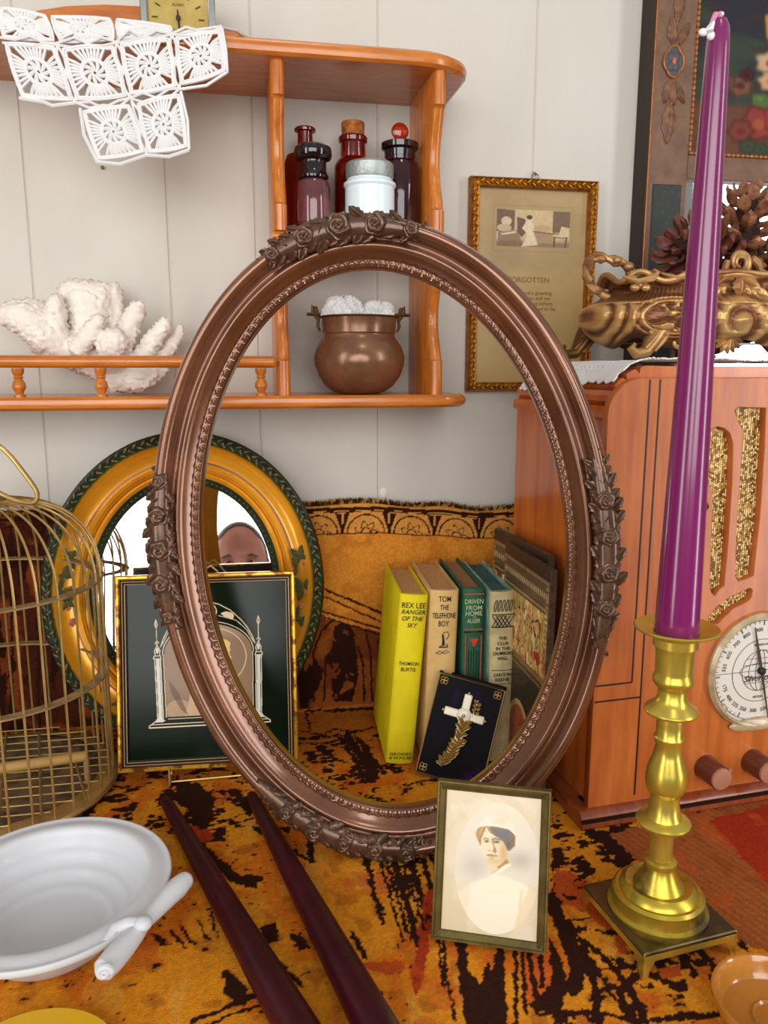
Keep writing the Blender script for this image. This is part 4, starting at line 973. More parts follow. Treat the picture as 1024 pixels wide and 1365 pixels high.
# body: closed rings around the vertical axis
nA, nZ = 460, 130
Ag, Tg = np.meshgrid(np.linspace(0, 2 * pi, nA), np.linspace(0, 1, nZ))
cA, sA = np.cos(Ag), np.sin(Ag)
zb, zm, zt_ = hb(458), hb(428), hb(370)
def ease(t0): return t0 * t0 * (3 - 2 * t0)
FX = (jc.x - on_y(776, 430, JY).x) / (190 * k)
wx = FX * np.interp(Tg, [0, .06, .14, .25, .36, .46, .56, .66, .76, .86, .94, 1.0], np.array([146, 160, 172, 182, 188, 188, 182, 168, 154, 147, 150, 160]) * k)
wy = np.interp(Tg, [0, .06, .14, .25, .36, .46, .56, .66, .76, .86, .94, 1.0], np.array([54, 60, 65, 69, 72, 72, 69, 63, 56, 53, 56, 62]) * k)
sx = np.sign(cA) * np.abs(cA) ** .8; sy = np.sign(sA) * np.abs(sA) ** .8
Zg = zb + (zt_ - zb) * Tg
# wavy upper rim and lower edge
rim = 11 * k * (np.cos(Ag * 10) * .5) + 12 * k * np.exp(-((np.abs(np.abs(Ag - pi) - pi / 2)) / .16) ** 2)
Zg = Zg + rim * sm(Tg, .8, 1.0) - 6 * k * np.cos(Ag * 6) * sm(.2 - Tg, 0, .2)
X_ = wx * sx; Y_ = wy * sy
relief = np.zeros(X_.shape)
u_ = X_ / k; v_ = (Zg - hb(428)) / (hb(428) - hb(429))
end = sm(np.abs(u_), 118, 130) * sm(.66 - Tg, 0, .1) * sm(Tg, .0, .06)
relief += end * 3.8 * k * np.abs(np.sin((np.abs(u_) + v_ * .06 + .006 * v_ ** 2) / 12.5 * pi))
front = (sA < 0)
# oval cartouches with floral relief
for cx_ in (-80, 80):
    d = np.hypot((u_ - cx_) / 42, (v_ - 4) / 22); relief += front * 3.2 * k * np.exp(-((d - 1) / .09) ** 2) + front * 1.8 * k * np.exp(-((d - 1.22) / .06) ** 2)
    relief += front * (d < .86) * 3.2 * k * np.clip(fbm(u_ / 9 + 3, v_ / 9, 6, 2) - .42, 0, .3) / .2
# centre shell spiral
d = np.hypot(u_, (v_ + 2)); an_ = np.arctan2(v_ + 2, u_)
relief += front * (d < 56) * 3.4 * k * (np.abs(np.sin(d / 7.5 + an_ * .5)) ** 2) * sm(58 - d, 0, 12) + front * (d < 14) * 5 * k * sm(14 - d, 0, 12)
relief += front * (np.abs(d - 60) < 6) * 3.2 * k * np.cos((d - 60) / 6 * pi / 2)
relief += ((Tg > .64) & (Tg < .86)) * 1.2 * k * np.abs(np.sin(Ag * 60 + Tg * 10)) + front * 1.6 * k * (fbm(u_ / 14, v_ / 10, 8, 3) - .4)
relief += 3 * k * np.exp(-((Tg - .97) / .03) ** 2) + 2.2 * k * np.exp(-((Tg - .62) / .02) ** 2)
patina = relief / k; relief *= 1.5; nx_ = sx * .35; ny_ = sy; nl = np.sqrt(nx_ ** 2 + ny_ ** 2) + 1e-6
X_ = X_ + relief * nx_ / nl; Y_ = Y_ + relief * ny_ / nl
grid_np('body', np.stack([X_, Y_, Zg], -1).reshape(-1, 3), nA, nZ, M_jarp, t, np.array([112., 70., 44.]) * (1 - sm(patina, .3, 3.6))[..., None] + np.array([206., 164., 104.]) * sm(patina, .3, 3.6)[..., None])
m = MB(); n_ = 40; m.add([(wx[0, 0] * .97 * cos(a), wy[0, 0] * cos(0) * .97 * sin(a), zb + .001) for a in [2 * pi * i / n_ for i in range(n_)]], [tuple(range(n_))]); m.build('bottom', M_jdk, t)
m = MB()   # rim roll
nn = 160
def rimpt(a, o_=0):
    cx_ = abs(cos(a)) ** .8 * (1 if cos(a) > 0 else -1); sy_ = abs(sin(a)) ** .8 * (1 if sin(a) > 0 else -1)
    z_ = zt_ + 11 * k * cos(a * 10) * .5 + 12 * k * math.exp(-((abs(abs(a - pi) - pi / 2)) / .16) ** 2)
    return ((162 * k * FX + o_) * cx_, (62 * k + o_) * sy_, z_)
m.tube([rimpt(2 * pi * i / nn, .001) for i in range(nn)], 3.4 * k, 8, closed=True); m.build('rim', M_jar, t)
def spiral(m, c, r0, r1, a0, a1, rad0, rad1, y=0, n=30, ydir=0):
    pts = []; rr = []
    for i in range(n + 1):
        f_ = i / n; a = a0 + (a1 - a0) * f_; r = r0 + (r1 - r0) * f_
        pts.append((c[0] + r * cos(a), y + ydir * f_, c[1] + r * sin(a))); rr.append(rad0 + (rad1 - rad0) * f_)
    m.tube(pts, rr, 8)
def jp(x_, y_): q = on_y(x_, y_, JY - .045); return q.x - jc.x, q.z - ZJ
def jx(x_): return (x_ - 968) * k
kz = on_y(968, 430, JF).z - on_y(968, 431, JF).z
def jz(y_): return (482 - y_) * kz
# crest
m = MB(); yc = -.046
spiral(m, (jx(970), jz(352)), 16 * k, 8 * k, -2.4, 3.9, 5 * k, 3.2 * k, yc)
spiral(m, (jx(970), jz(352)), 9 * k, 5 * k, -1.5, 4.6, 3 * k, 2 * k, yc - .002)
m.tube([(jx(988), yc, jz(345)), (jx(997), yc, jz(352)), (jx(1001), yc, jz(362)), (jx(1012), yc, jz(366)), (jx(1022), yc, jz(362)), (jx(1024), yc, jz(354))], [4 * k, 5 * k, 4 * k, 4 * k, 3 * k, 2 * k], 8)
m.tube([(jx(954), yc, jz(350)), (jx(950), yc, jz(366)), (jx(940), yc, jz(376)), (jx(926), yc, jz(376)), (jx(918), yc, jz(368))], [4 * k, 5 * k, 4 * k, 4 * k, 2.5 * k], 8)
leafm(m, (jx(970), yc - .002, jz(372)), 20 * k, 9 * k, radians(-90), .004); m.build('crest', M_jar, t)
# rim scrolls on the front
for (xa_, ya_, sg) in ((905, 360, 1), (855, 366, 1), (1034, 360, -1), (1082, 366, -1)):
    m = MB(); m.tube([(jx(xa_ - 34 * sg), -.040, jz(ya_ + 8)), (jx(xa_ - 18 * sg), -.044, jz(ya_ + 14)), (jx(xa_), -.046, jz(ya_ + 10)), (jx(xa_ + 6 * sg), -.046, jz(ya_ + 2)), (jx(xa_ + 1 * sg), -.045, jz(ya_ - 1))], [1.5 * k, 3.4 * k, 4.2 * k, 3.4 * k, 2 * k], 8); m.build('rim_scroll', M_jar, t)
# branch handles
for s in (-1, 1):
    m = MB(); P_ = [(840, 368), (826, 352), (808, 348), (790, 344), (779, 352), (776, 368), (782, 382), (794, 390), (806, 398), (822, 404), (836, 404)]
    pts = [((on_y(a_, b_, JY).x - jc.x) * (1 if s < 0 else -1), 0, on_y(a_, b_, JY).z - ZJ) for a_, b_ in P_]
    dense = []
    for a_, b_ in zip(pts[:-1], pts[1:]):
        for f_ in (0, .33, .66): dense.append(Vector(a_).lerp(Vector(b_), f_))
    dense.append(Vector(pts[-1]))
    for ph in (0, pi):
        m.tube([(p_.x + 2.4 * k * cos(i * .9 + ph), p_.y + 3 * k * sin(i * .9 + ph), p_.z + 2.4 * k * sin(i * .9 + ph)) for i, p_ in enumerate(dense)], [(4.6 + 1.2 * sin(i * 1.7)) * k for i in range(len(dense))], 8)
    m.ell(tuple(dense[5] + Vector((0, -.004, 0))), (6 * k, 6 * k, 5 * k)); m.ell(tuple(dense[2] + Vector((0, -.004, 0))), (7 * k, 6 * k, 6 * k))
    m.build('handle', M_jar, t)
# grape cluster on the left shoulder
m = MB()
for (a_, b_) in ((838, 376), (846, 382), (853, 378), (856, 386), (842, 386)): m.ell((jx(a_), -.034, jz(b_)), (6.5 * k, 5 * k, 5 * k), n=10, m=8)
m.build('flower_buds', M_jar, t)
# feet: scrolled, front pair and rear pair, plus centre shell foot
def foot(xc, yy, mirror, mt):
    m = MB(); s = -1 if mirror else 1
    for dy in (0,):
        m.tube([(xc + s * 34 * k, yy, jz(432)), (xc + s * 22 * k, yy, jz(446)), (xc + s * 14 * k, yy - .002, jz(460)), (xc + s * 6 * k, yy - .003, jz(471)), (xc - s * 6 * k, yy - .003, jz(473)), (xc - s * 12 * k, yy - .002, jz(466)), (xc - s * 7 * k, yy - .002, jz(460))], [19 * k, 15 * k, 12 * k, 9 * k, 8.4 * k, 6.5 * k, 3 * k], 12, flat=.8)
        m.tube([(xc + s * 26 * k, yy - .008, jz(436)), (xc + s * 14 * k, yy - .009, jz(452)), (xc + s * 2 * k, yy - .009, jz(466))], [3 * k, 3 * k, 2 * k], 8)
        m.tube([(xc + s * 36 * k, yy - .008, jz(440)), (xc + s * 25 * k, yy - .009, jz(456)), (xc + s * 14 * k, yy - .009, jz(470))], [3 * k, 3 * k, 2 * k], 8)
    return m.build('foot', mt, t)
foot(jx(850), -.036, False, M_jar); foot(jx(1086), -.036, True, M_jar); foot(jx(806), .034, False, M_jdk); foot(jx(1130), .034, True, M_jdk)
m = MB(); spiral(m, (jx(895), jz(455)), 18 * k, 5 * k, pi * .9, -pi * .9, 5 * k, 2.5 * k, -.044); m.build('apron_scroll', M_jar, t)
m = MB(); spiral(m, (jx(1041), jz(455)), 18 * k, 5 * k, pi * .1, pi * 1.9, 5 * k, 2.5 * k, -.044); m.build('apron_scroll', M_jar, t); m = MB()
m.tube([(jx(858), -.042, jz(446)), (jx(875), -.044, jz(434)), (jx(898), -.045, jz(432)), (jx(915), -.045, jz(440)), (jx(925), -.045, jz(452))], [3 * k, 4.5 * k, 5 * k, 4.5 * k, 3 * k], 8); m.build('apron_scroll', M_jar, t); m = MB()
for i in range(7): leafm(m, (jx(968), -.040, jz(448)), 22 * k, 5 * k, radians(-90 + (i - 3) * 24), .004)
m.build('apron_shell', M_jar, t)
m = MB(); m.ell((0, 0, jz(460)), (40 * k, 20 * k, 14 * k), n=16, m=8); m.tube([(0, 0, jz(466)), (0, 0, jz(481))], [14 * k, 24 * k], 16); m.build('pedestal', M_jdk, t)

# ------------------------------------------------------------ pinecones
M_scale = mat('pinecone_scale', (128, 68, 48), .6, col2=(74, 34, 26), nscale=90, bump=.3, bscale=400); M_core = mat('pinecone_core', (48, 24, 18), .8)
def pinecone(label, base, axis, L, R, mt, ns=90, seed=0):
    ax = Vector(axis).normalized(); q = ax.to_track_quat('Z', 'Y'); M_ = Matrix.Translation(base) @ q.to_matrix().to_4x4()
    t_ = thing('pinecone', label, 'pinecone', M=M_, group='pinecones in the gilded planter')
    MB().lathe([(R * .2, 0), (R * .38, L * .15), (R * .34, L * .5), (R * .2, L * .85), (0.0005, L * .97)], 14).build('core', M_core, t_)
    rn = random.Random(seed); m = MB()
    for i in range(ns):
        f_ = (i + .5) / ns; a = i * 2.39996
        z_ = L * (.02 + .93 * f_); rr = R * (sin(pi * (.28 + .64 * f_)) ** .75) * rn.uniform(.84, 1.14); tilt = -.25 + 1.25 * f_ ** 1.1
        ca, sa = cos(a), sin(a); wd_ = R * .42 * (1 - .40 * f_) * rn.uniform(.85, 1.15)
        def PT(u, v, h): # u along the scale, v across
            r0 = R * .15 + (rr - R * .15) * u; zz = z_ + sin(tilt) * (rr) * u * .62 + h - .06 * R * sin(u * pi)
            return (ca * r0 - sa * v, sa * r0 + ca * v, zz)
        th = R * .045
        rowv = []
        for (u, w_) in ((0, .25), (.4, .5), (.75, 1.0), (.92, .95), (1.03, .35)):
            bend = .0 if u < .9 else R * .05
            tk = th * (1 if u < .7 else (2.2 if u < 1 else 1.2))
            rowv += [PT(u, -wd_ * w_ * .5, bend - tk * .2), PT(u, 0, bend + tk), PT(u, wd_ * w_ * .5, bend - tk * .2), PT(u, 0, bend - tk)]
        fs = []
        for r_ in range(4):
            for c_ in range(4): fs.append((r_ * 4 + c_, r_ * 4 + (c_ + 1) % 4, (r_ + 1) * 4 + (c_ + 1) % 4, (r_ + 1) * 4 + c_))
        fs.append((16, 17, 18, 19)); fs.append((3, 2, 1, 0)); m.add(rowv, fs)
    m.build('scales', mt, t_, ang=40); return t_
M_scaleL = mat('pinecone_scale_light', (176, 120, 84), .6, col2=(104, 58, 40), nscale=110, bump=.3, bscale=400)
pinecone('dark wide-open pinecone lying at the left of the planter', on_y(955, 362, JY + .005), (-.92, -.12, .50), .060, .040, M_scale, 60, 1)
pinecone('tall upright pinecone standing in the middle of the planter', on_y(985, 372, JY + .018), (.02, -.05, 1), .088, .044, M_scaleL, 64, 2)
pinecone('pale-edged pinecone at the right of the planter, low beside the upright one', on_y(1010, 378, JY - .004), (.85, -.2, .42), .062, .040, mat('pinecone_scale_pale', (150, 116, 70), .6, col2=(66, 40, 28), nscale=120), 56, 3)

def ftext(name, body, w_, h_, m_, parent, cx, cz, y=-.0003, shear=0.0, off=0.0, rot=0.0, yaw=0.0):
    """lettering fitted to a width and height in the local XZ plane facing -Y"""
    cu = bpy.data.curves.new(name, 'FONT'); cu.body = body; cu.size = 1; cu.align_x = 'CENTER'; cu.resolution_u = 3; cu.shear = shear; cu.offset = off; cu.extrude = .001
    o = curve_mesh(name, cu, m_, parent, Matrix.Identity(4)); vs_ = [v.co for v in o.data.vertices]
    x0 = min(v.x for v in vs_); x1 = max(v.x for v in vs_); y0 = min(v.y for v in vs_); y1 = max(v.y for v in vs_)
    o.data.transform(Matrix.Translation((cx, y, cz)) @ Matrix.Rotation(yaw, 4, 'Z') @ Matrix.Rotation(rot, 4, 'Y') @ Matrix.Rotation(pi / 2, 4, 'X') @ Matrix.Diagonal((w_ / (x1 - x0), h_ / (y1 - y0), .12, 1)) @ Matrix.Translation((-(x0 + x1) / 2, -(y0 + y1) / 2, 0)))
    return o

# ------------------------------------------------------------ oval gilt mirror against the wall
M_ogold = mat('antique_gold_leaf', (236, 170, 38), .28, .40, col2=(214, 140, 26), nscale=14, coat=.5, bump=.1, bscale=120)
M_ogreen = mat('dark_green_relief', (22, 36, 22), .35, col2=(46, 56, 30), nscale=120, coat=.4, bump=.3, bscale=300)
M_oblack = mat('dark_brown_edge', (40, 24, 14), .4, coat=.2)
def oval_band(a, b, prof, n=160):
    """prof: (outward offset, y) ; ellipse a,b in local XZ"""
    vs = []; fs = []; k_ = len(prof)
    for i in range(n):
        t_ = 2 * pi * i / n; nx, nz = cos(t_) / a, sin(t_) / b; l = sqrt(nx * nx + nz * nz); nx /= l; nz /= l
        for (w_, y_) in prof: vs.append((a * cos(t_) + nx * w_, y_, b * sin(t_) + nz * w_))
    for i in range(n):
        for j in range(k_ - 1): fs.append((i * k_ + j, i * k_ + j + 1, ((i + 1) % n) * k_ + j + 1, ((i + 1) % n) * k_ + j))
    m = MB(); m.add(vs, fs); return m
def oval_pt(a, b, t_, w_, y_):
    nx, nz = cos(t_) / a, sin(t_) / b; l = sqrt(nx * nx + nz * nz); return Vector((a * cos(t_) + nx / l * w_, y_, b * sin(t_) + nz / l * w_)), Vector((nx / l, 0, nz / l))
lean = radians(10.5); b_ = .167
mc = on_y(246, 770, .845)
MM = Matrix.Translation((mc.x + .003, .815 + b_ * sin(lean), b_ * cos(lean) + .003)) @ Matrix.Rotation(-lean, 4, 'X') @ Matrix.Rotation(radians(3), 4, 'Y')
t = thing('oval_mirror', 'oval mirror in gold frame with green leaf border, leaning behind the black gothic frame', 'mirror', M=MM)
ai, bi = .092, .112; WO = .055
oval_band(ai, bi, [(.0135, -.018), (.0135, -.020), (.016, -.0235), (.019, -.0245), (.0215, -.022), (.0225, -.0185), (.0245, -.0155), (.030, -.0165), (.036, -.020), (.0385, -.023), (.0405, -.0245), (.0425, -.022)]).build('gold_moulding', M_ogold, t, ang=30)
oval_band(ai, bi, [(-.001, -.010), (-.001, -.0125), (.001, -.014), (.0045, -.0155), (.0065, -.018)]).build('inner_lip', M_ogreen, t)
oval_band(ai, bi, [(.006, -.016), (.007, -.019), (.0095, -.0205), (.012, -.0195), (.0138, -.017)]).build('gold_moulding', M_ogold, t)
oval_band(ai, bi, [(.0218, -.0185), (.0222, -.0196), (.0232, -.0196), (.0238, -.0165)]).build('green_line', M_ogreen, t)
oval_band(ai, bi, [(.042, -.022), (.0435, -.0245), (.047, -.0265), (.0505, -.0245), (.0525, -.021)]).build('leaf_border', M_ogreen, t)
oval_band(ai, bi, [(.052, -.021), (.0545, -.018), (.055, -.010), (.055, 0), (0, 0), (-.001, -.012)]).build('edge', M_oblack, t)
MB().prism([((ai + .001) * cos(a), (bi + .001) * sin(a)) for a in [2 * pi * i / 120 for i in range(120)]], -.0115, -.009, 'y').build('mirror_glass', M_mir, t, smooth=False)
rn = random.Random(5); m = MB(); m2 = MB(); m3 = MB()
for i in range(190):
    t_ = 2 * pi * i / 190; pt, nn_ = oval_pt(ai, bi, t_, .0472 + .0022 * (1 if i % 2 else -1), -.0262); an = atan2(nn_.z, nn_.x) + pi / 2 + (.55 if i % 2 else -.55)
    m.ell(pt, (.0036, .0013, .0013), n=8, m=5, rot=Matrix.Rotation(-an, 3, 'Y'))
    if i % 4 == 0: pt, _ = oval_pt(ai, bi, t_ + .01, .047, -.0272); m2.ell(pt, (.0011, .001, .0011), n=6, m=4)
for i in range(110):
    t_ = 2 * pi * i / 110; pt, nn_ = oval_pt(ai, bi, t_, .003, -.0145); an = atan2(nn_.z, nn_.x) + pi / 2
    m3.ell(pt, (.0024, .0012, .0016), n=8, m=5, rot=Matrix.Rotation(-an + .5, 3, 'Y'))
m.build('leaf_relief', mat('painted_leaf', (104, 110, 62), .45, col2=(34, 58, 42), nscale=180, lo=.42, hi=.58), t); m2.build('berry', mat('painted_berry', (176, 84, 74), .4), t); m3.build('bead_relief', mat('dark_bead', (54, 54, 30), .4, .3), t)
M_flr = mat('painted_flower_red', (150, 58, 44), .45, col2=(196, 112, 92), nscale=200); M_flg = mat('painted_leaf_olive', (92, 84, 40), .45, col2=(60, 78, 44), nscale=150)
for t0 in (96, 8, -6, 188, 174, -60, 240):
    m = MB(); m2 = MB()
    for j in range(7):
        a_ = radians(t0 + rn.uniform(-8, 8)); pt, nn_ = oval_pt(ai, bi, a_, .0305 + rn.uniform(-.005, .005), -.0185)
        if j % 2:
            for q in range(5): m.ell(pt + Vector((.0018 * cos(q * 1.26), 0, .0018 * sin(q * 1.26))), (.0017, .0015, .0017), n=7, m=5)
        else:
            for q in range(3): leafm(m2, tuple(pt), .012, .0034, rn.uniform(0, 6.28), .0022)
    m.build('rose_relief', M_flr, t); m2.build('sprig_relief', M_flg, t)

# person taking the photograph, seen in the oval mirror
nrm = (MM.to_3x3() @ Vector((0, -1, 0))).normalized(); h0 = on_plane(320, 752, MM.to_translation() + nrm * .011, nrm)
r0 = (h0 - EYE).normalized(); r1 = r0 - nrm * 2 * r0.dot(nrm); hp = h0 + r1 * 1.42
print('HEAD', hp)
M_skin = mat('skin', (206, 140, 116), .5, sss=.1, col2=(190, 120, 98), nscale=20); M_hair = mat('grey_hair', (112, 104, 96), .8, bump=.5, bscale=200)
pz = Matrix.Translation(hp) 
t = thing('person', 'person with short greying hair taking the photograph, seen only in the oval mirror', 'person', M=pz)
nu, nv = 72, 54; A_, B2 = np.meshgrid(np.linspace(0, 2 * pi, nu), np.linspace(0, pi, nv))
x_ = .078 * np.sin(B2) * np.sin(A_); y_ = .095 * np.sin(B2) * np.cos(A_); z_ = .118 * np.cos(B2)
low = sm(-z_, 0, .11); x_ *= (1 - .32 * low); y_ = y_ * (1 - .15 * low)
fr_ = (y_ > 0)
y_ = y_ + fr_ * (.020 * np.exp(-(x_ / .013) ** 2 - ((z_ + .030) / .022) ** 2) + .010 * np.exp(-(x_ / .010) ** 2 - ((z_ + .012) / .03) ** 2) + .006 * np.exp(-(x_ / .022) ** 2 - ((z_ + .068) / .010) ** 2) + .005 * np.exp(-(x_ / .02) ** 2 - ((z_ + .1) / .014) ** 2) + .006 * np.exp(-(z_ - .012) ** 2 / .009 ** 2) * (np.abs(x_) < .055) - .010 * np.exp(-((np.abs(x_) - .032) / .014) ** 2 - ((z_ + .006) / .011) ** 2))
body = grid_np('body', np.stack([x_, y_, z_], -1).reshape(-1, 3), nu, nv, M_skin, t)
b = bmesh.new(); b.from_mesh(body.data)
mm_ = MB()
mm_.tube([(0, -.02, -.08), (0, -.022, -.14), (0, -.03, -.17)], [.055, .052, .075], 20)
for s in (-1, 1):
    mm_.ell((s * .078, -.004, -.012), (.010, .018, .030), n=12, m=8); mm_.ell((s * .031, .078, -.006), (.0125, .012, .0115), n=12, m=8)
k0 = len(b.verts); bv = [b.verts.new(v) for v in mm_.v]
for f_ in mm_.f: b.faces.new([bv[i] for i in f_])
b.to_mesh(body.data); b.free(); body.data.shade_smooth()
m = MB()
for s in (-1, 1):
    m.ell((s * .031, .0905, -.006), (.0055, .002, .0055), n=12, m=6)
m.build('irises', mat('iris', (58, 48, 40), .2), t)
m = MB()
for s in (-1, 1): m.tube([(s * .016, .092, .010), (s * .032, .094, .015), (s * .050, .080, .010)], [.0028, .0034, .0018], 6)
m.build('eyebrows', M_hair, t)
x2 = x_ * 1.06; y2 = np.where(y_ > 0, y_ * 1.0, y_ * 1.07) ; z2 = z_ * 1.05
hk = ((z_ > .062 + .02 * np.cos(A_)) | ((y_ < .02) & (z_ > -.055)))[:-1, :-1] & ~(((y_ > .045) & (np.abs(x_) < .05) & (z_ < .108))[:-1, :-1])
grid_np('hair', np.stack([x2, y2, z2], -1).reshape(-1, 3), nu, nv, M_hair, t, None, hk)
m = MB(); sect = [(-.15, .07, .06), (-.175, .12, .08), (-.21, .19, .10), (-.30, .21, .12), (-.45, .19, .12), (-.62, .17, .12)]
vs = []; fs = []
for (zz, ax_, ay_) in sect: vs += [(ax_ * cos(a), -.03 + ay_ * sin(a), zz) for a in [2 * pi * i / 28 for i in range(28)]]
for j in range(len(sect) - 1):
    for i in range(28): fs.append((j * 28 + i, j * 28 + (i + 1) % 28, (j + 1) * 28 + (i + 1) % 28, (j + 1) * 28 + i))
fs.append(tuple(range(28))); fs.append(tuple(range((len(sect) - 1) * 28, len(sect) * 28))); m.add(vs, fs)
for s in (-1, 1): m.tube([(s * .17, -.03, -.22), (s * .23, -.02, -.34), (s * .235, .03, -.50), (s * .22, .09, -.62)], [.058, .052, .045, .040], 16)
m.build('shirt', mat('dark_shirt', (70, 74, 84), .9), t)

# ------------------------------------------------------------ black glass frame with gothic arch picture
lean = radians(12)
a0 = on_z(160, 1027, .014); a1 = on_z(398, 1013, .014); gw = (a1 - a0).length; gh = .190
GM = Matrix.Translation(((a0.x + a1.x) / 2, (a0.y + a1.y) / 2, .014)) @ Matrix.Rotation(atan2(a1.y - a0.y, a1.x - a0.x), 4, 'Z') @ Matrix.Rotation(-lean, 4, 'X')
t = thing('gothic_picture_frame', 'thin gilt frame with black glass mount printed with a gothic arch around a portrait', 'picture frame', M=GM)
M_fgold = mat('thin_gilt', (214, 160, 44), .28, .7, col2=(120, 66, 18), nscale=70, lo=.5, hi=.6, stretch=(1, 1, 1))
M_fdk = mat('dark_frame_wood', (52, 32, 22), .3, coat=.4)
m = MB(); rail_frame(m, -gw / 2, gw / 2, 0, gh, [(0, 0), (0, -.010), (.001, -.0112), (.003, -.0112), (.0042, -.010)]); m.build('gilt_edge', M_fgold, t)
m = MB(); rail_frame(m, -gw / 2, gw / 2, 0, gh, [(.0042, -.010), (.0050, -.0088), (.0062, -.0096), (.0072, -.008), (.0086, -.0085), (.0092, -.006), (.0092, -.003)]); m.build('inner_frame', M_fdk, t, smooth=False)
m = MB(); rail_frame(m, -gw / 2, gw / 2, 0, gh, [(.0060, -.0097), (.0064, -.0099), (.0067, -.0095)]); rail_frame(m, -gw / 2, gw / 2, 0, gh, [(.0086, -.0086), (.0089, -.0087), (.0092, -.0084)]); m.build('gilt_line', mat('pale_gilt', (206, 176, 130), .3, .4), t, smooth=False)
MB().box(-gw / 2 + .002, gw / 2 - .002, -.0025, 0, .002, gh - .002).build('back', M_fdk, t)
def gothic(U, V):
    iw = .0092 / gw
    u = iw + U * (1 - 2 * iw); v = 1 - (.0092 / gh + V * (1 - 2 * .0092 / gh))
    x = 512 + (u - .5) * (905 + 90 * v) + (5 - 10 * v); y = 10 + v * 1125
    C = np.zeros(U.shape + (3,)); C[...] = (10, 24, 12); CR = (222, 204, 170); LC = (214, 216, 208)
    X_ = np.abs(x - 515); d1 = lambda pts: pline(X_, y, pts)
    # pictured portrait
    win = (X_ < 232) & (y > 300) & (y < 838); arch_ = np.hypot(X_ / 232., (y - 480) / 172.); win &= ((y > 480) | (arch_ < 1))
    ins = pline(X_, y, [(232, 838), (232, 480)])
    g = np.zeros(C.shape); g[...] = (150, 122, 98); mixc(g, (186, 166, 140), sm(420 - y, 0, 100) * .6); mixc(g, (134, 100, 78), sm(y, 640, 840) * .6)
    n_ = fbm(x / 60, y / 60, 4, 4)
    hx, hy = x - 560, y - 500
    mixc(g, (232, 196, 130), (np.hypot(hx / 72, (hy + 20) / 95) + (n_ - .5) * .7 < 1) * 1.); mixc(g, (250, 230, 180), (np.hypot((hx + 10) / 40, (hy + 50) / 50) + (n_ - .5) * .9 < 1)); mixc(g, (214, 158, 120), (np.hypot((hx + 45) / 38, (hy - 20) / 58) < 1)); mixc(g, (188, 128, 92), (np.hypot((hx + 55) / 12, (hy - 18) / 8) < 1))
    mixc(g, (214, 176, 140), inpoly(x, y, [(480, 560), (560, 590), (620, 640), (660, 760), (600, 838), (380, 838), (430, 640)]) * .8); mixc(g, (202, 170, 134), (np.hypot((x - 350) / 70, (y - 800) / 60) < 1) * .6); mixc(g, (86, 56, 44), inpoly(x, y, [(300, 620), (350, 700), (400, 838), (360, 800), (310, 700)]) * .5)
    mixc(g, (232, 214, 180), np.abs(np.hypot((x - 540) / 175., (y - 505) / 170.) - 1) < .012)
    C[win] = g[win]
    L = lambda pts, w_, col=CR: mixc(C, col, (d1(pts) < w_) * 1.0)
    L([(244, 858), (252, 858), (252, 500)], 2.6); L([(236, 838), (236, 480)], 2.2)
    ar = np.abs(np.hypot(X_ / 240., (y - 480) / 186.) - 1) < .011; mixc(C, CR, ar & (y < 480)); mixc(C, CR, (pline(X_, y, [(0, 850), (225, 850)]) < 2.5) * .9)
    # columns
    col = (X_ > 258) & (X_ < 276) & (y > 500) & (y < 840); mixc(C, LC, col); L([(282, 500), (282, 846), (296, 862), (330, 886), (330, 896), (0, 896)], 2.6); L([(254, 500), (254, 840)], 2)
    mixc(C, LC, inpoly(X_, y, [(258, 836), (276, 836), (298, 866), (252, 866)])); L([(0, 878), (318, 878)], 2.0)
    L([(248, 498), (288, 498), (284, 482), (252, 482), (248, 498)], 2.4); L([(256, 482), (252, 452), (266, 420), (280, 452), (278, 482)], 2.4); mixc(C, LC, (np.hypot((X_ - 266) / 7, (y - 452) / 18) < 1))
    L([(266, 420), (266, 286), (260, 270)][:2], 1.8); L([(266, 272), (274, 300), (266, 322), (258, 300), (266, 272)], 2); L([(256, 408), (266, 396), (276, 408), (266, 420)], 2)
    # outer pointed arch
    L([(0, 176), (60, 194), (120, 232), (170, 284), (205, 330), (232, 384), (248, 430)], 2.6); L([(60, 262), (150, 292), (205, 350), (240, 420)], 1.8)
    mixc(C, CR, np.abs(np.hypot(x - 515, y - 235) - 48) < 2.6)
    q = np.minimum.reduce([np.hypot(x - 515 - a_, y - 235 - b2) for a_, b2 in ((15, 0), (-15, 0), (0, 15), (0, -15))]); mixc(C, (240, 226, 196), q < 13); mixc(C, CR, np.abs(np.minimum.reduce([np.hypot(x - 515 - a_, y - 235 - b2) for a_, b2 in ((17, 0), (-17, 0), (0, 17), (0, -17))]) - 20) < 1.8)
    mixc(C, (226, 208, 172), inpoly(X_, y, [(70, 248), (96, 238), (124, 246), (140, 262), (134, 286), (110, 276), (86, 268)]))
    return C
painted('print', gw - .0184, gh - .0184, .0004, gothic, mat('glazed_print', (20, 30, 20), .16, attr=True, spec=.25), t, y=-.0035, z0=.0092)
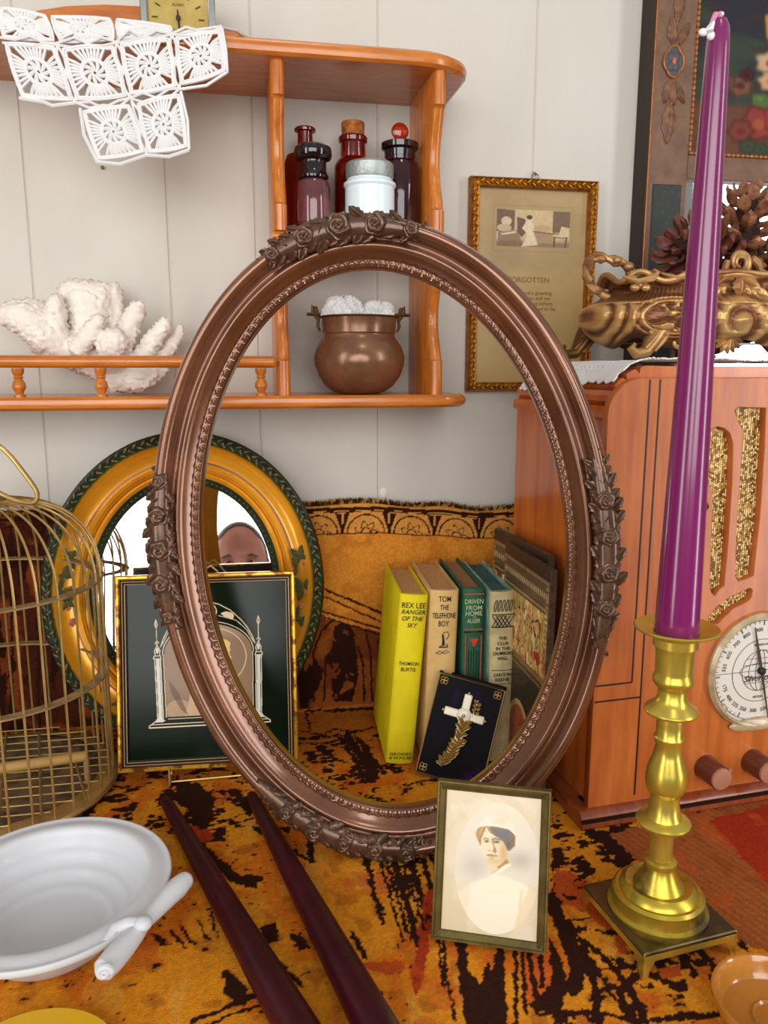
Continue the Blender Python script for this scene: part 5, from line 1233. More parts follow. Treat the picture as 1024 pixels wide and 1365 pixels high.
# wire easel under it
m = MB(); E0 = Vector(((a0.x + a1.x) / 2, 0, 0))
ex = on_z(226, 1030, .014); ey = ex.y
hk_ = on_y(300, 762, .80)
R3 = .0012
for s in (0, 1):
    xx = ex.x if s == 0 else a1.x - .035
    m.tube([(xx, a0.y - .014, .020), (xx, a0.y - .016, .0030), (xx, a0.y + .004, .0022), (xx, a0.y + .010, .012), (xx + .01 * (1 if s == 0 else -1), a0.y + .045, .16), ((a0.x + a1.x) / 2 + (.012 if s else -.012), a0.y + .050, .197)], R3, 8)
m.tube([(ex.x, a0.y - .010, .0025), (a1.x - .035, a0.y - .010, .0025)], R3, 8)
m.tube([((a0.x + a1.x) / 2 - .012, a0.y + .050, .197), ((a0.x + a1.x) / 2 - .006, a0.y + .050, .203), ((a0.x + a1.x) / 2, a0.y + .050, .199), ((a0.x + a1.x) / 2 + .006, a0.y + .050, .203), ((a0.x + a1.x) / 2 + .012, a0.y + .050, .197)], R3, 8)
for s in (-1, 1):
    m.tube([(ex.x if s < 0 else a1.x - .035, a0.y - .015, .012), (ex.x if s < 0 else a1.x - .035, a0.y, .0135)], R3, 8)
tag(m.build('wire_easel', M_wire), 'small brass wire easel holding up the gothic arch picture', 'easel')

# ------------------------------------------------------------ bird cage
CD = .695; rr_ = -.492 / .929 * CD; CX = rr_ * cos(PSI) + CD * sin(PSI); CY = -rr_ * sin(PSI) + CD * cos(PSI); CR_ = .1015
t = thing('bird_cage', 'domed brass wire bird cage with dusty hoops and a wooden perch', 'bird cage', (CX, CY, 0))
def cz(y_): return at_d(0, y_, CD).z
z1, z2, z3, zt_ = cz(778), cz(905), .020, cz(668)
M_hoop = mat('dusty_hoop', (128, 98, 60), .75, .2, col2=(168, 138, 92), nscale=60, bump=.3, bscale=200)
nw = 34
def dome(f_): # f 0..1 from spring line to crown
    a = f_ * pi / 2; return CR_ * cos(a) ** .62, z1 + (zt_ - z1) * sin(a) ** .95
for i in range(nw):
    a = 2 * pi * i / nw + .04; pts = [(CR_ * cos(a), CR_ * sin(a), .006), (CR_ * cos(a), CR_ * sin(a), z1)]
    for j in range(1, 15): r, z = dome(j / 15); pts.append((r * cos(a), r * sin(a), z))
    m = MB(); m.tube(pts, .00115, 6); m.build('bar', M_wire, t)
for (z, w_, nm) in ((z1, .0095, 'hoop'), (z2, .0095, 'hoop')):
    pf = [(CR_ - w_ * .8, z - .0008), (CR_ + w_ * .25, z - .0008), (CR_ + w_ * .25, z + .0008), (CR_ - w_ * .8, z + .0008), (CR_ - w_ * .8, z - .0008)]
    MB().lathe(pf, 80, cap=False).build(nm, M_hoop, t, ang=40)
MB().lathe([(CR_ - .012, .010), (CR_ - .003, .004), (CR_ + .004, .003), (CR_ + .0055, .006), (CR_ + .004, .009), (CR_ - .006, .012), (CR_ - .012, .012)], 80, cap=False).build('base_ring', M_wire, t)
nu = 90; A_, R2 = np.meshgrid(np.linspace(0, 2 * pi, 120), np.linspace(0, CR_ - .002, 46))
dz = .005 + .006 * fbm(R2 * np.cos(A_) * 70 + 9, R2 * np.sin(A_) * 70 + 9, 5, 3) * sm(R2, .05, .09)
grid_np('floor_tray', np.stack([R2 * np.cos(A_), R2 * np.sin(A_), dz], -1).reshape(-1, 3), 120, 46, mat('tray_dust', (64, 46, 32), .95, col2=(128, 100, 66), nscale=60, bump=.6, bscale=160), t)
m = MB()
for i in range(-6, 7):
    h_ = i * .0158; w_ = sqrt(max(0, CR_ ** 2 - h_ * h_)) - .003
    m.tube([(-w_, h_, .016), (w_, h_, .016)], .0007, 5)
for i in (-2, -1, 0, 1, 2):
    h_ = i * .034; w_ = sqrt(CR_ ** 2 - h_ * h_) - .003; m.tube([(h_ + .02, -w_ * .9, .0172), (h_ - .02, w_ * .9, .0172)], .0011, 6)
m.build('floor_grid', M_wire, t)
pa = at_d(117, 1000, CD - .01); pa = Vector((pa.x - CX, pa.y - CY, .038))
m = MB(); m.tube([(-.085, -.045, .038), (pa.x, pa.y, .040)], .0050, 12); m.build('perch', mat('perch_wood', (168, 132, 70), .6), t)
m = MB(); m.tube([(pa.x - .002, pa.y, .040), (pa.x - .002, pa.y, .012)], .0028, 8); m.build('perch_post', M_hoop, t)
m = MB(); za, zb2 = z2 + .012, z2 + .052; ya = -CR_ * .985
for xx in (-.026, .010): m.tube([(xx, -sqrt(CR_ ** 2 - xx * xx) - .001, za), (xx, -sqrt(CR_ ** 2 - xx * xx) - .001, zb2)], .0012, 6)
for zz in (za, zb2): m.tube([(-.026, -sqrt(CR_ ** 2 - .026 ** 2) - .001, zz), (-.008, -CR_ - .001, zz), (.012, -sqrt(CR_ ** 2 - .012 ** 2) - .001, zz)], .0012, 6)
m.tube([(.012, -CR_ - .001, za + .012), (.020, -CR_ - .002, za + .012)], .0014, 6); m.build('door', M_wire, t)
def cp(x_, y_): q = at_d(x_, y_, CD); return (q.x - CX, q.y - CY, q.z)
m = MB(); m.tube(smooth_path([cp(-46, 660), cp(-50, 630), cp(-30, 600), cp(-5, 594), cp(12, 606), cp(30, 628), cp(46, 650), cp(50, 662), cp(44, 670), cp(25, 668), cp(5, 660), cp(-6, 654)]), .0022, 10); m.build('handle', M_wire, t)
MB().lathe([(.030, zt_ - .004), (.022, zt_ + .001), (.010, zt_ + .003), (0, zt_ + .004)], 28).build('crown_cap', M_hoop, t)

# ------------------------------------------------------------ books
BZ = radians(-3.75)
M_page = mat('aged_pages', (206, 156, 100), .85, col2=(186, 134, 82), nscale=30, stretch=(60, 2, 1), bump=.3, bscale=120)
def book(name, label, tl, tr, zt_, lean, depth, cover, page=None, cov2=None):
    P0 = on_z(tl[0], tl[1], zt_); P1 = on_z(tr[0], tr[1], zt_); w_ = (P1 - P0).length * cos(atan2(P1.y - P0.y, P1.x - P0.x) - BZ); l_ = radians(lean)
    h_ = (zt_ - (w_ * sin(l_) if l_ > 0 else 0)) / cos(l_) - .001
    # local origin: bottom left front of spine
    M_ = Matrix.Translation(P0) @ Matrix.Rotation(BZ, 4, 'Z') @ Matrix.Rotation(l_, 4, 'Y') @ Matrix.Translation((0, 0, -h_))
    t_ = thing(name, label, 'book', M=M_, group='old novels standing in the oval frame')
    bt = .0024; m = MB(); n = 10
    outer = [(w_, depth), (w_, .004)] + [(w_ / 2 + w_ / 2 * cos(a), .004 - .0045 * sin(a)) for a in [pi * i / n for i in range(n + 1)]][0:] + [(0, depth)]
    inner = [(bt, depth), (bt, .005), (w_ - bt, .005), (w_ - bt, depth)]
    m.prism(outer + inner, 0, h_, 'z'); m.build('cover', cover, t_, ang=50)
    MB().box(bt * .8, w_ - bt * .8, .003, depth - .004, .003, h_ - .0035).build('pages', page or M_page, t_)
    return t_, w_, h_
def cloth_m(n_, c1, c2): return mat(n_, c1, .6, col2=c2, nscale=40, bump=.25, bscale=700, bdist=.0004)
t, w_, h_ = book('hardcover_book', 'bright yellow hardcover book, REX LEE on its spine, leftmost of the four', (534, 792), (573, 792), .182, 4.6, .118, cloth_m('yellow_cloth', (228, 208, 6), (214, 194, 6)))
def sp_t(body, f_, wf, hh, mt=M_ink, shear=0, off=.004, dx=0): ftext('title', body, w_ * wf, hh, mt, t, w_ * (.5 + dx), h_ * (1 - f_), y=-.0009, shear=shear, off=off)
sp_t('REX LEE', .060, .84, .0054); sp_t('RANGER', .098, .84, .0046, shear=.3); sp_t('OF THE', .136, .76, .0046, shear=.3); sp_t('SKY', .174, .36, .0046, shear=.3)
sp_t('THOMSON', .398, .70, .0038); sp_t('BURTIS', .432, .52, .0040); sp_t('GROSSET', .940, .80, .0028); sp_t('& DUNLAP', .963, .82, .0028)
t, w_, h_ = book('hardcover_book', 'cream tan hardcover book, TOM THE TELEPHONE BOY, beside the yellow one', (574, 787), (614, 787), .184, 1.8, .125, cloth_m('tan_cloth', (212, 176, 112), (196, 156, 92)))
sp_t('TOM', .048, .42, .0056); sp_t('THE', .096, .30, .0052); sp_t('TELEPHONE', .142, .80, .0056); sp_t('BOY', .188, .36, .0058)
m = MB(); cx_, cz_ = w_ * .5, h_ * .672
m.tube([(cx_ - .004, -.0010, cz_ + .001), (cx_, -.0012, cz_ + .003), (cx_ - .001, -.0012, cz_ + .014), (cx_ + .001, -.0012, cz_ + .0165), (cx_ + .0045, -.001, cz_ + .017), (cx_ + .006, -.0008, cz_ + .013), (cx_ + .0035, -.001, cz_ + .009)], .00035, 5)
m.tube([(cx_, -.0012, cz_ + .014), (cx_ + .0004, -.0012, cz_ + .003)], [.0004, .0016], 5); m.tube([(cx_ - .004, -.001, cz_ + .001), (cx_ + .005, -.001, cz_ + .001), (cx_ + .004, -.001, cz_ + .004)], .0007, 5)
m.tube([(cx_ - .007, -.0008, cz_ - .0055), (cx_ - .003, -.001, cz_ - .003), (cx_ + .002, -.001, cz_ - .006), (cx_ + .007, -.0008, cz_ - .004), (cx_ + .003, -.001, cz_ - .0025), (cx_ - .002, -.001, cz_ - .0065), (cx_ - .006, -.0008, cz_ - .0055)], .00035, 5); m.build('telephone_emblem', M_ink, t)
t, w_, h_ = book('hardcover_book', 'dark green hardcover book with red triangle, DRIVEN FROM HOME on its spine', (618, 785), (648, 785), .184, 0.3, .128, cloth_m('green_cloth', (36, 92, 66), (28, 76, 54)), mat('brown_pages', (150, 104, 66), .85, bump=.3, bscale=200))
M_pg = mat('pale_gilt_ink', (176, 190, 140), .5); M_ro = mat('rust_ink', (176, 84, 50), .5); M_re = mat('red_ink', (206, 58, 30), .5)
sp_t('DRIVEN', .072, .84, .0048, M_pg); sp_t('FROM', .108, .72, .0048, M_pg); sp_t('HOME', .140, .76, .0048, M_pg); sp_t('ALGER', .182, .60, .0044, M_pg)
y0 = -.0009
for f_ in (.030, .232): MB().box(w_ * .06, w_ * .94, y0, 0, h_ * (1 - f_) - .0005, h_ * (1 - f_) + .0005).build('border_line', M_ro, t)
m = MB()
m.tube([(w_ * .16, y0, h_ * .40), (w_ * .16, y0, h_ * .735), (w_ * .88, y0, h_ * .735), (w_ * .88, y0, h_ * .40)], .0006, 4); m.build('border_line', M_ro, t)
m = MB(); m.prism([(w_ * .34, h_ * .715), (w_ * .74, h_ * .715), (w_ * .54, h_ * .665)], y0 - .0002, y0 + .0003, 'y'); m.build('triangle', M_re, t)
m = MB()
for q in (.30, .42, .54, .66, .78): m.tube([(w_ * q, y0, h_ * .40), (w_ * q, y0, h_ * (.645 if q != .54 else .665))], .00035, 4)
for f_ in (.245, .250): m.box(w_ * .06, w_ * .94, y0, 0, h_ * (1 - f_) - .0002, h_ * (1 - f_) + .0002)
m.build('black_lines', M_ink, t)
m = MB(); m.box(w_ * .44, w_ * .62, y0, 0, h_ * .838, h_ * .8405); m.build('dash', M_pg, t)
t, w_, h_ = book('hardcover_book', 'worn book with pale cream spine and blue green boards, rightmost of the four', (655, 790), (688, 790), .182, -.8, .128, mat('worn_teal_cloth', (92, 142, 124), .7, col2=(150, 184, 160), nscale=60, bump=.4, bscale=500), mat('teal_pages', (58, 96, 92), .7, col2=(36, 66, 84), nscale=60))
m = MB(); n = 12
ar_ = [(w_ / 2 + (w_ / 2 + .0004) * cos(a), .004 - .005 * sin(a)) for a in [pi * i / n for i in range(n + 1)]]
m.prism(ar_ + [(-.0004, .006), (.002, .0055), (w_ - .002, .0055), (w_ + .0004, .006)], .0002, h_ + .0004, 'z'); m.build('spine', mat('cream_spine', (200, 184, 138), .6, col2=(168, 154, 108), nscale=60, bump=.3, bscale=400), t)
m = MB(); y0 = -.0016
for i in range(5):
    cx_ = w_ * (.18 + .16 * i); m.tube([(cx_ + .0012 * cos(a) + .0010 * sin(a), y0, h_ * .925 + .0060 * sin(a)) for a in [2 * pi * j / 14 for j in range(14)]], .0004, 4, closed=True)
m.build('loop_ornament', M_ink, t); m = MB()
for f_ in (.872, .874, .800, .803, .550, .470): m.tube([(w_ * .04, y0 + .0012, h_ * f_), (w_ * .5, y0, h_ * f_), (w_ * .96, y0 + .0012, h_ * f_)], .0003, 4)
for i in range(6):
    for s in (-1, 1):
        xa_ = w_ * (.02 + .16 * i); xb_ = xa_ + s * w_ * .30
        if 0 < xb_ < w_: m.tube([(xa_, y0, h_ * .806), (xb_, y0, h_ * .868)], .00045, 4)
        xb_ = xa_ + s * w_ * .15
m.build('lattice_ornament', M_ink, t)
def sp2(body, f_, wf, hh): ftext('title', body, w_ * wf, hh, M_ink, t, w_ * .5, h_ * (1 - f_), y=y0 + .0001, off=.012)
sp2('THE', .262, .34, .0032); sp2('CLUE', .293, .46, .0032); sp2('IN THE', .322, .58, .0032); sp2('CRUMBLING', .350, .84, .0034); sp2('WALL', .380, .46, .0034); sp2('CAROLYN', .476, .74, .0034); sp2('KEENE', .505, .60, .0034)

# purple velvet prayer book leaning on the novels
bl = on_z(553, 1028, .006)
tlp = at_d(583, 898, .724); 
ux = (Matrix.Rotation(radians(-12), 3, 'Z') @ Vector((1, 0, 0))); back = radians(14)
PM = Matrix.Translation(bl) @ Matrix.Rotation(radians(-22), 4, 'Z') @ Matrix.Rotation(-back, 4, 'X') @ Matrix.Rotation(radians(11.5), 4, 'Y')
t = thing('prayer_book', 'dark purple velvet prayer book with ivory cross, tilted against the novels', 'book', M=PM)
pw_, ph_, pd_ = .068, .102, .019
M_vel = mat('purple_velvet', (9, 5, 13), .7, col2=(52, 14, 84), nscale=30, spec=.2, lo=.58, hi=.8, bump=.2, bscale=900); M_giltt = mat('gilt_page_edge', (206, 152, 68), .35, .5, col2=(176, 120, 50), nscale=20, stretch=(1, 80, 1))
m = MB(); m.prism([(0.0, .004), (.002, 0.0), (pw_, 0), (pw_, .0022), (.003, .0022), (.003, pd_ - .0022), (pw_, pd_ - .0022), (pw_, pd_), (.002, pd_), (0, pd_ - .004)], 0, ph_, 'z'); m.build('cover', M_vel, t)
MB().box(.002, pw_ - .0025, .002, pd_ - .002, .0018, ph_ - .0018).build('pages', M_giltt, t)
M_trim = mat('gilt_trim', (206, 176, 110), .3, .7); m = MB(); e_ = .0007
m.tube([(.001, -.0002, .001), (.001, -.0002, ph_ - .001), (pw_ - .001, -.0002, ph_ - .001), (pw_ - .001, -.0002, .001)], .0009, 6, closed=True); m.build('metal_trim', M_trim, t)
for (cx_, cz_) in ((.007, ph_ - .007), (pw_ - .007, ph_ - .007), (.007, .007), (pw_ - .007, .007)):
    m = MB()
    for a_ in range(4): q = (cx_ + .0022 * cos(a_ * pi / 2 + pi / 4), cz_ + .0022 * sin(a_ * pi / 2 + pi / 4)); m.tube([(q[0] + .0019 * cos(b2), -.0005, q[1] + .0019 * sin(b2)) for b2 in [2 * pi * j / 12 for j in range(12)]], .0004, 4, closed=True)
    m.build('corner_ornament', M_trim, t)
M_ivory = mat('ivory', (232, 222, 198), .3, coat=.4, sss=.1); ccx, ccz = pw_ * .50, ph_ * .66
m = MB()
for an, L_ in ((0, .020), (90, .021), (180, .020), (270, .030)):
    Rt = Matrix.Translation((ccx, 0, ccz)) @ Matrix.Rotation(-radians(an), 4, 'Y'); m.box(.004, L_, -.0032, -.0002, -.0040, .0040, Rt, b=.0009)
m.lathe([(.0074, 0), (.0074, .003), (.006, .0042), (.003, .0046), (0, .0046)], 28, Matrix.Translation((ccx, 0, ccz)) @ Matrix.Rotation(pi / 2, 4, 'X')); m.build('cross', M_ivory, t)
m = MB()
for an, L_ in ((0, .0212), (90, .0222), (180, .0212)): m.ell((ccx + L_ * cos(radians(an)), -.002, ccz + L_ * sin(radians(an))), (.0016, .0016, .0016), n=10, m=6)
m.ell((ccx, -.005, ccz), (.0018, .0012, .0018)); rn = random.Random(2)
st_ = [(ccx + .001, ccz - .006), (ccx + .002, ccz - .016), (ccx, ccz - .030), (ccx - .004, ccz - .044), (ccx - .010, ccz - .054)]
m.tube([(a, -.0035, b2) for a, b2 in st_], .0006, 6)
for (a, b2), (c2, d2) in zip(st_[:-1], st_[1:]):
    for q in range(5):
        f_ = q / 5; x_ = a + (c2 - a) * f_; z_ = b2 + (d2 - b2) * f_
        for s in (-1, 1): leafm(m, (x_, -.0035, z_), .0085 * rn.uniform(.7, 1.2), .0015, radians(90 + s * rn.uniform(30, 75)), .0012)
for q in range(6): leafm(m, (ccx + .010, -.0035, ccz + .004 + q * .0022), .0055, .0013, radians(90 + (50 if q % 2 else -50)), .001)
m.tube([(ccx + .008, -.003, ccz), (ccx + .010, -.003, ccz + .018)], .0005, 5); m.build('gilt_sprig', mat('gilt_sprig', (186, 156, 96), .3, .75), t)

# two ornate tooled albums leaning on the side of the radio
def album_paint(which):
    def fn(U, V):
        C = np.zeros(U.shape + (3,)); C[...] = (74, 56, 38)
        x = U * 1.0; v = 1 - V
        n2 = fbm(U * 60, V * 60, 3, 3)
        mixc(C, (44, 32, 24), (v < .05) * 1.); mixc(C, (128, 104, 72), (np.abs(v - .06) < .008)); mixc(C, (92, 72, 50), (v > .07) & (v < .16))
        bd = (v > .08) & (v < .15); mixc(C, (190, 160, 116), bd & (np.hypot((U * 26) % 1 - .5, (v - .115) / .05) < .3)); mixc(C, (150, 118, 72), np.abs(v - .175) < .006)
        pn = (v > .19) & (v < .46); mixc(C, (206, 160, 92), pn * 1.)
        f1 = fbm(U * 16 + 2 * fbm(U * 6, V * 6, 8), V * 14, 21, 3)
        mixc(C, (70, 60, 34), pn & (np.abs(f1 - .5) < .025)); mixc(C, (160, 30, 24), pn & (fbm(U * 22, V * 20, 30, 2) > .66)); mixc(C, (150, 140, 60), pn & (fbm(U * 20 + 5, V * 22, 31, 2) > .68)); mixc(C, (232, 200, 140), pn & (fbm(U * 24 + 9, V * 24, 32, 2) > .70))
        mixc(C, (128, 96, 56), (np.abs(v - .475) < .012) | (np.abs(v - .505) < .005)); mixc(C, (52, 44, 32), (v > .51))
        ed = (U > .94) | (U < .04); mixc(C, (150, 118, 72), ed & (v > .06) & (((v * 40) % 1) < .6))
        fan = np.hypot((U - .5) / .30, (v - .92) / .26) < 1; mixc(C, (150, 84, 50), fan); mixc(C, (176, 40, 30), fan & (np.hypot((U * 18) % 1 - .5, ((v * 14) % 1 - .5) * .6) < .25)); mixc(C, (196, 160, 104), fan & (np.hypot((U - .5) / .30, (v - .92) / .26) > .9))
        C *= (.85 + .3 * n2)[..., None]
        return C
    return fn
M_alb = mat('tooled_leather', (90, 70, 44), .45, attr=True, bump=.5, bscale=300, coat=.2); M_albE = mat('album_edge', (50, 36, 26), .6, col2=(90, 68, 44), nscale=90)
for n_, (xt, yt, Yb, hgt, ln_) in enumerate(((675, 722, .748, .2, .12), (660, 704, .788, .2, .13))):
    P0 = on_y(xt, yt, Yb); 
    # plane faces -X; long edge runs towards the viewer; top leans towards the radio
    lb = radians(1.0)
    hh = P0.z - .002
    AM = Matrix.Translation((P0.x, P0.y, 0)) @ Matrix.Rotation(radians(-90.5 if n_ == 0 else -86.5), 4, 'Z') @ Matrix.Rotation(-lb, 4, 'X')
    AM = Matrix.Translation((-hh * sin(lb), 0, .002)) @ AM
    lab = ['ornate tooled leather album with gold and red scroll panel, nearer the novels', 'rearmost ornate tooled leather album, mostly hidden, against the radio side'][n_]
    t = thing('tooled_album', lab, 'album', M=AM, group='tooled leather albums beside the radio')
    hh2 = hh / cos(lb)
    o = painted('cover_panel', ln_, hh2, .0007, album_paint(n_), M_alb, t, y=-.0004); o.location.x = ln_ / 2
    MB().box(0, ln_, 0, .007, 0, hh2, b=.0008).build('board', M_albE, t)

# ------------------------------------------------------------ the big empty oval frame
M_ring = mat('bronze_brown_stain', (100, 60, 38), .22, .52, col2=(130, 84, 56), nscale=14, coat=.8, rough2=.30, bump=.06, bscale=160)
M_rdark = mat('carved_bronze_brown', (78, 54, 38), .32, .45, col2=(104, 74, 54), nscale=90, coat=.4)
M_rback = mat('raw_ochre_back', (196, 138, 34), .7, col2=(176, 120, 30), nscale=30)
ai, bi = .1465, .2190; WR = .0365
rleft = .0
RGM0 = Matrix.Rotation(-PSI - radians(4.5), 4, 'Z') @ Matrix.Rotation(radians(-3.0), 4, 'X') @ Matrix.Rotation(radians(-4.8), 4, 'Y')
zext = sqrt(((ai + WR) * sin(radians(4.8))) ** 2 + ((bi + WR) * cos(radians(4.8))) ** 2)
cr_d = .618; cc = at_d(509, 690, cr_d)
RGM = Matrix.Translation((cc.x, cc.y, zext * cos(radians(3)) + .002)) @ RGM0
t = thing('oval_picture_frame', 'large empty oval picture frame in bronze brown with carved rose clusters, standing on the table', 'picture frame', M=RGM)
pf = [(.0, .0), (-.0002, -.007), (.0004, -.0095), (.0012, -.0105), (.0050, -.0118), (.0064, -.0112), (.0072, -.0122), (.0090, -.0136), (.0115, -.0170), (.0138, -.0196), (.0152, -.0204), (.0166, -.0200), (.0176, -.0182), (.0186, -.0160), (.0200, -.0150), (.0214, -.0154), (.0228, -.0176), (.0246, -.0216), (.0270, -.0248), (.0298, -.0260), (.0326, -.0248), (.0348, -.0216), (.0361, -.0172), (.0365, -.0125), (.0355, -.0080), (.0330, -.0045), (.0320, 0)]
oval_band(ai, bi, pf, 240).build('moulding', M_ring, t, ang=60)
oval_band(ai, bi, [(.0320, 0), (.0315, .0002), (.0005, .0002), (0, 0)], 160).build('raw_back', M_rback, t)
m = MB(); n_o = 150
per = [oval_pt(ai, bi, 2 * pi * i / 2000, .003, -.011)[0] for i in range(2000)]
cum = [0]
for i in range(1, 2001): cum.append(cum[-1] + (per[i % 2000] - per[i - 1]).length)
j = 0
for i in range(n_o):
    tgt = cum[-1] * i / n_o
    while cum[j] < tgt: j += 1
    t_ = 2 * pi * j / 2000; p_, nn_ = oval_pt(ai, bi, t_, 0, -.0108); tg = Vector((-nn_.z, 0, nn_.x))
    q = lambda a, b2, c2=0: p_ + tg * a + nn_ * b2 + Vector((0, -c2, 0))
    m.tube([q(-.0032, .0010, .0006), q(-.0027, .0038, .0014), q(0, .0056, .0018), q(.0027, .0038, .0014), q(.0032, .0010, .0006)], [.0005, .0007, .0008, .0007, .0005], 5)
    m.tube([q(0, .0014, .0006), q(0, .0038, .0014)], [.0012, .0005], 6); m.ell(q(.0037, .0046, .0010), (.0007, .0007, .0007), n=6, m=4)
m.build('lambs_tongue_edge', M_ring, t)
def rose(m, p_, nn_, r, seed):
    tg = Vector((-nn_.z, 0, nn_.x)); fw = Vector((0, -1, 0)); vs = []; fs = []; NR, NA = 16, 28
    for i in range(NR + 1):
        rr = i / NR
        for k_ in range(NA):
            a = 2 * pi * k_ / NA; rq = r * rr * (1 + .10 * cos(5 * a + seed) * rr)
            h_ = r * (.62 * sqrt(max(0, 1 - rr * rr)) + .16 * abs(sin(rr * 7.5 + a * .5 + seed)) + .05 * cos(3 * a + rr * 9))
            vs.append(p_ + tg * (rq * cos(a)) + nn_ * (rq * sin(a)) + fw * (h_ - r * .08))
    for i in range(NR):
        for k_ in range(NA): fs.append((i * NA + k_, i * NA + (k_ + 1) % NA, (i + 1) * NA + (k_ + 1) % NA, (i + 1) * NA + k_))
    m.add(vs, fs)
def leafr(m, p_, nn_, an, ln, wd_, th):
    tg = Vector((-nn_.z, 0, nn_.x)); fw = Vector((0, -1, 0)); d_ = tg * cos(an) + nn_ * sin(an); e2 = nn_ * cos(an) - tg * sin(an); vs = []; fs = []; n, k_ = 12, 9
    for i in range(n + 1):
        f_ = i / n; w_ = wd_ * sin(pi * min(1, .1 + f_ * .88)) ** .7 * (1 + .15 * cos(f_ * 22))
        for jj in range(k_):
            g = jj / (k_ - 1) * 2 - 1
            vs.append(p_ + d_ * (f_ * ln) + e2 * (g * w_) + fw * (th * (1 - g * g * .9) * (.35 + .65 * sin(pi * min(1, f_ + .12))) + .0010 * cos(g * 9) * f_ * (1 - f_) * 4 - .0012))
    for i in range(n):
        for jj in range(k_ - 1): a = i * k_ + jj; fs.append((a, a + 1, a + k_ + 1, a + k_))
    m.add(vs, fs)
for (d0, d1, nm) in ((74, 112, 0), (161, 192, 1), (-22, 16, 2), (229, 276, 3)):
    m = MB(); rn = random.Random(nm + 5); t0, t1 = radians(d0), radians(d1)
    L = sum((oval_pt(ai, bi, t0 + (t1 - t0) * (i + 1) / 40, .03, 0)[0] - oval_pt(ai, bi, t0 + (t1 - t0) * i / 40, .03, 0)[0]).length for i in range(40)); n_i = int(L / .0088)
    bp3 = [oval_pt(ai, bi, t0 + (t1 - t0) * q_ / 30, .0290, -.0215)[0] for q_ in range(31)]; m.tube(bp3, [.0035 + .0058 * sin(pi * q_ / 30) ** .5 for q_ in range(31)], 10, flat=.7, up=(0, -1, 0))
    for i in range(n_i + 1):
        f_ = i / n_i; env = .45 + .55 * sin(pi * f_) ** .6; t_ = t0 + (t1 - t0) * f_
        p_, nn_ = oval_pt(ai, bi, t_, .0290 + rn.uniform(-.001, .001), -.0262)
        if i % 3 == 1 and .06 < f_ < .94: rose(m, p_ + Vector((0, .0010, 0)), nn_, .0092 * env * rn.uniform(.85, 1.1), i)
        for s in (-1, 1):
            for dd in (-1, 1):
                p2, n2_ = oval_pt(ai, bi, t_, .0290 + s * .0042 * env, -.0232 if s > 0 else -.0228)
                leafr(m, p2, n2_, rn.uniform(.2, .9) * s * 1.0 + (0 if dd > 0 else pi), .0138 * env * rn.uniform(.8, 1.15), .0046 * env, .0054 * env * rn.uniform(.7, 1.2))
        if i % 3 == 0:
            p3, n3_ = oval_pt(ai, bi, t_, .0345, -.017); leafr(m, p3 + Vector((0, 0, 0)), n3_, rn.uniform(.6, 2.4), .0055, .0022, .0026)
    m.build('rose_carving', M_rdark, t, ang=60)

# ------------------------------------------------------------ small frame with a nurse portrait
a0 = on_z(575, 1250, .002); a1 = on_z(728, 1272, .002); nw_ = (a1 - a0).length; nh_ = .110; lean = radians(15)
NM = Matrix.Translation(((a0.x + a1.x) / 2, (a0.y + a1.y) / 2, .003)) @ Matrix.Rotation(atan2(a1.y - a0.y, a1.x - a0.x), 4, 'Z') @ Matrix.Rotation(-lean, 4, 'X')
t = thing('portrait_frame', 'small brass easel frame with sepia portrait of a nurse in front of the oval frame', 'picture frame', M=NM)
M_brz = mat('tarnished_brass', (122, 106, 58), .42, .6, col2=(96, 82, 44), nscale=60, bump=.3, bscale=250)
m = MB(); rail_frame(m, -nw_ / 2, nw_ / 2, 0, nh_, [(0, .003), (0, -.003), (.0006, -.0040), (.0014, -.0040), (.002, -.0030), (.0026, -.0034), (.0060, -.0012), (.0066, -.0018), (.0070, 0)]); m.build('frame', M_brz, t, ang=25)
for sx in (-1, 1):
    for (z_, sz) in ((0, 1), (nh_, -1)):
        m = MB()
        for q in range(3):
            c_ = (sx * (nw_ / 2 - .0035), -.0032, z_ + sz * .0035); m.tube([(c_[0] + (.0012 + .0009 * q) * cos(b2) , c_[1] + .0003 * q, c_[2] + (.0012 + .0009 * q) * sin(b2)) for b2 in [2 * pi * j_ / 14 for j_ in range(14)]], .00035, 4, closed=True)
        m.build('corner_ornament', M_brz, t)
MB().box(-nw_ / 2 + .001, nw_ / 2 - .001, .0012, .003, .001, nh_ - .001).build('back', M_oblack, t)
stt = MB(); q0 = NM.inverted() @ Vector(((a0.x + a1.x) / 2 + .014, (a0.y + a1.y) / 2 + .052, .001))
stt.tube([(0, .003, .080), tuple(q0)], [.004, .005], 6, flat=.25); stt.build('strut', M_brz, t)
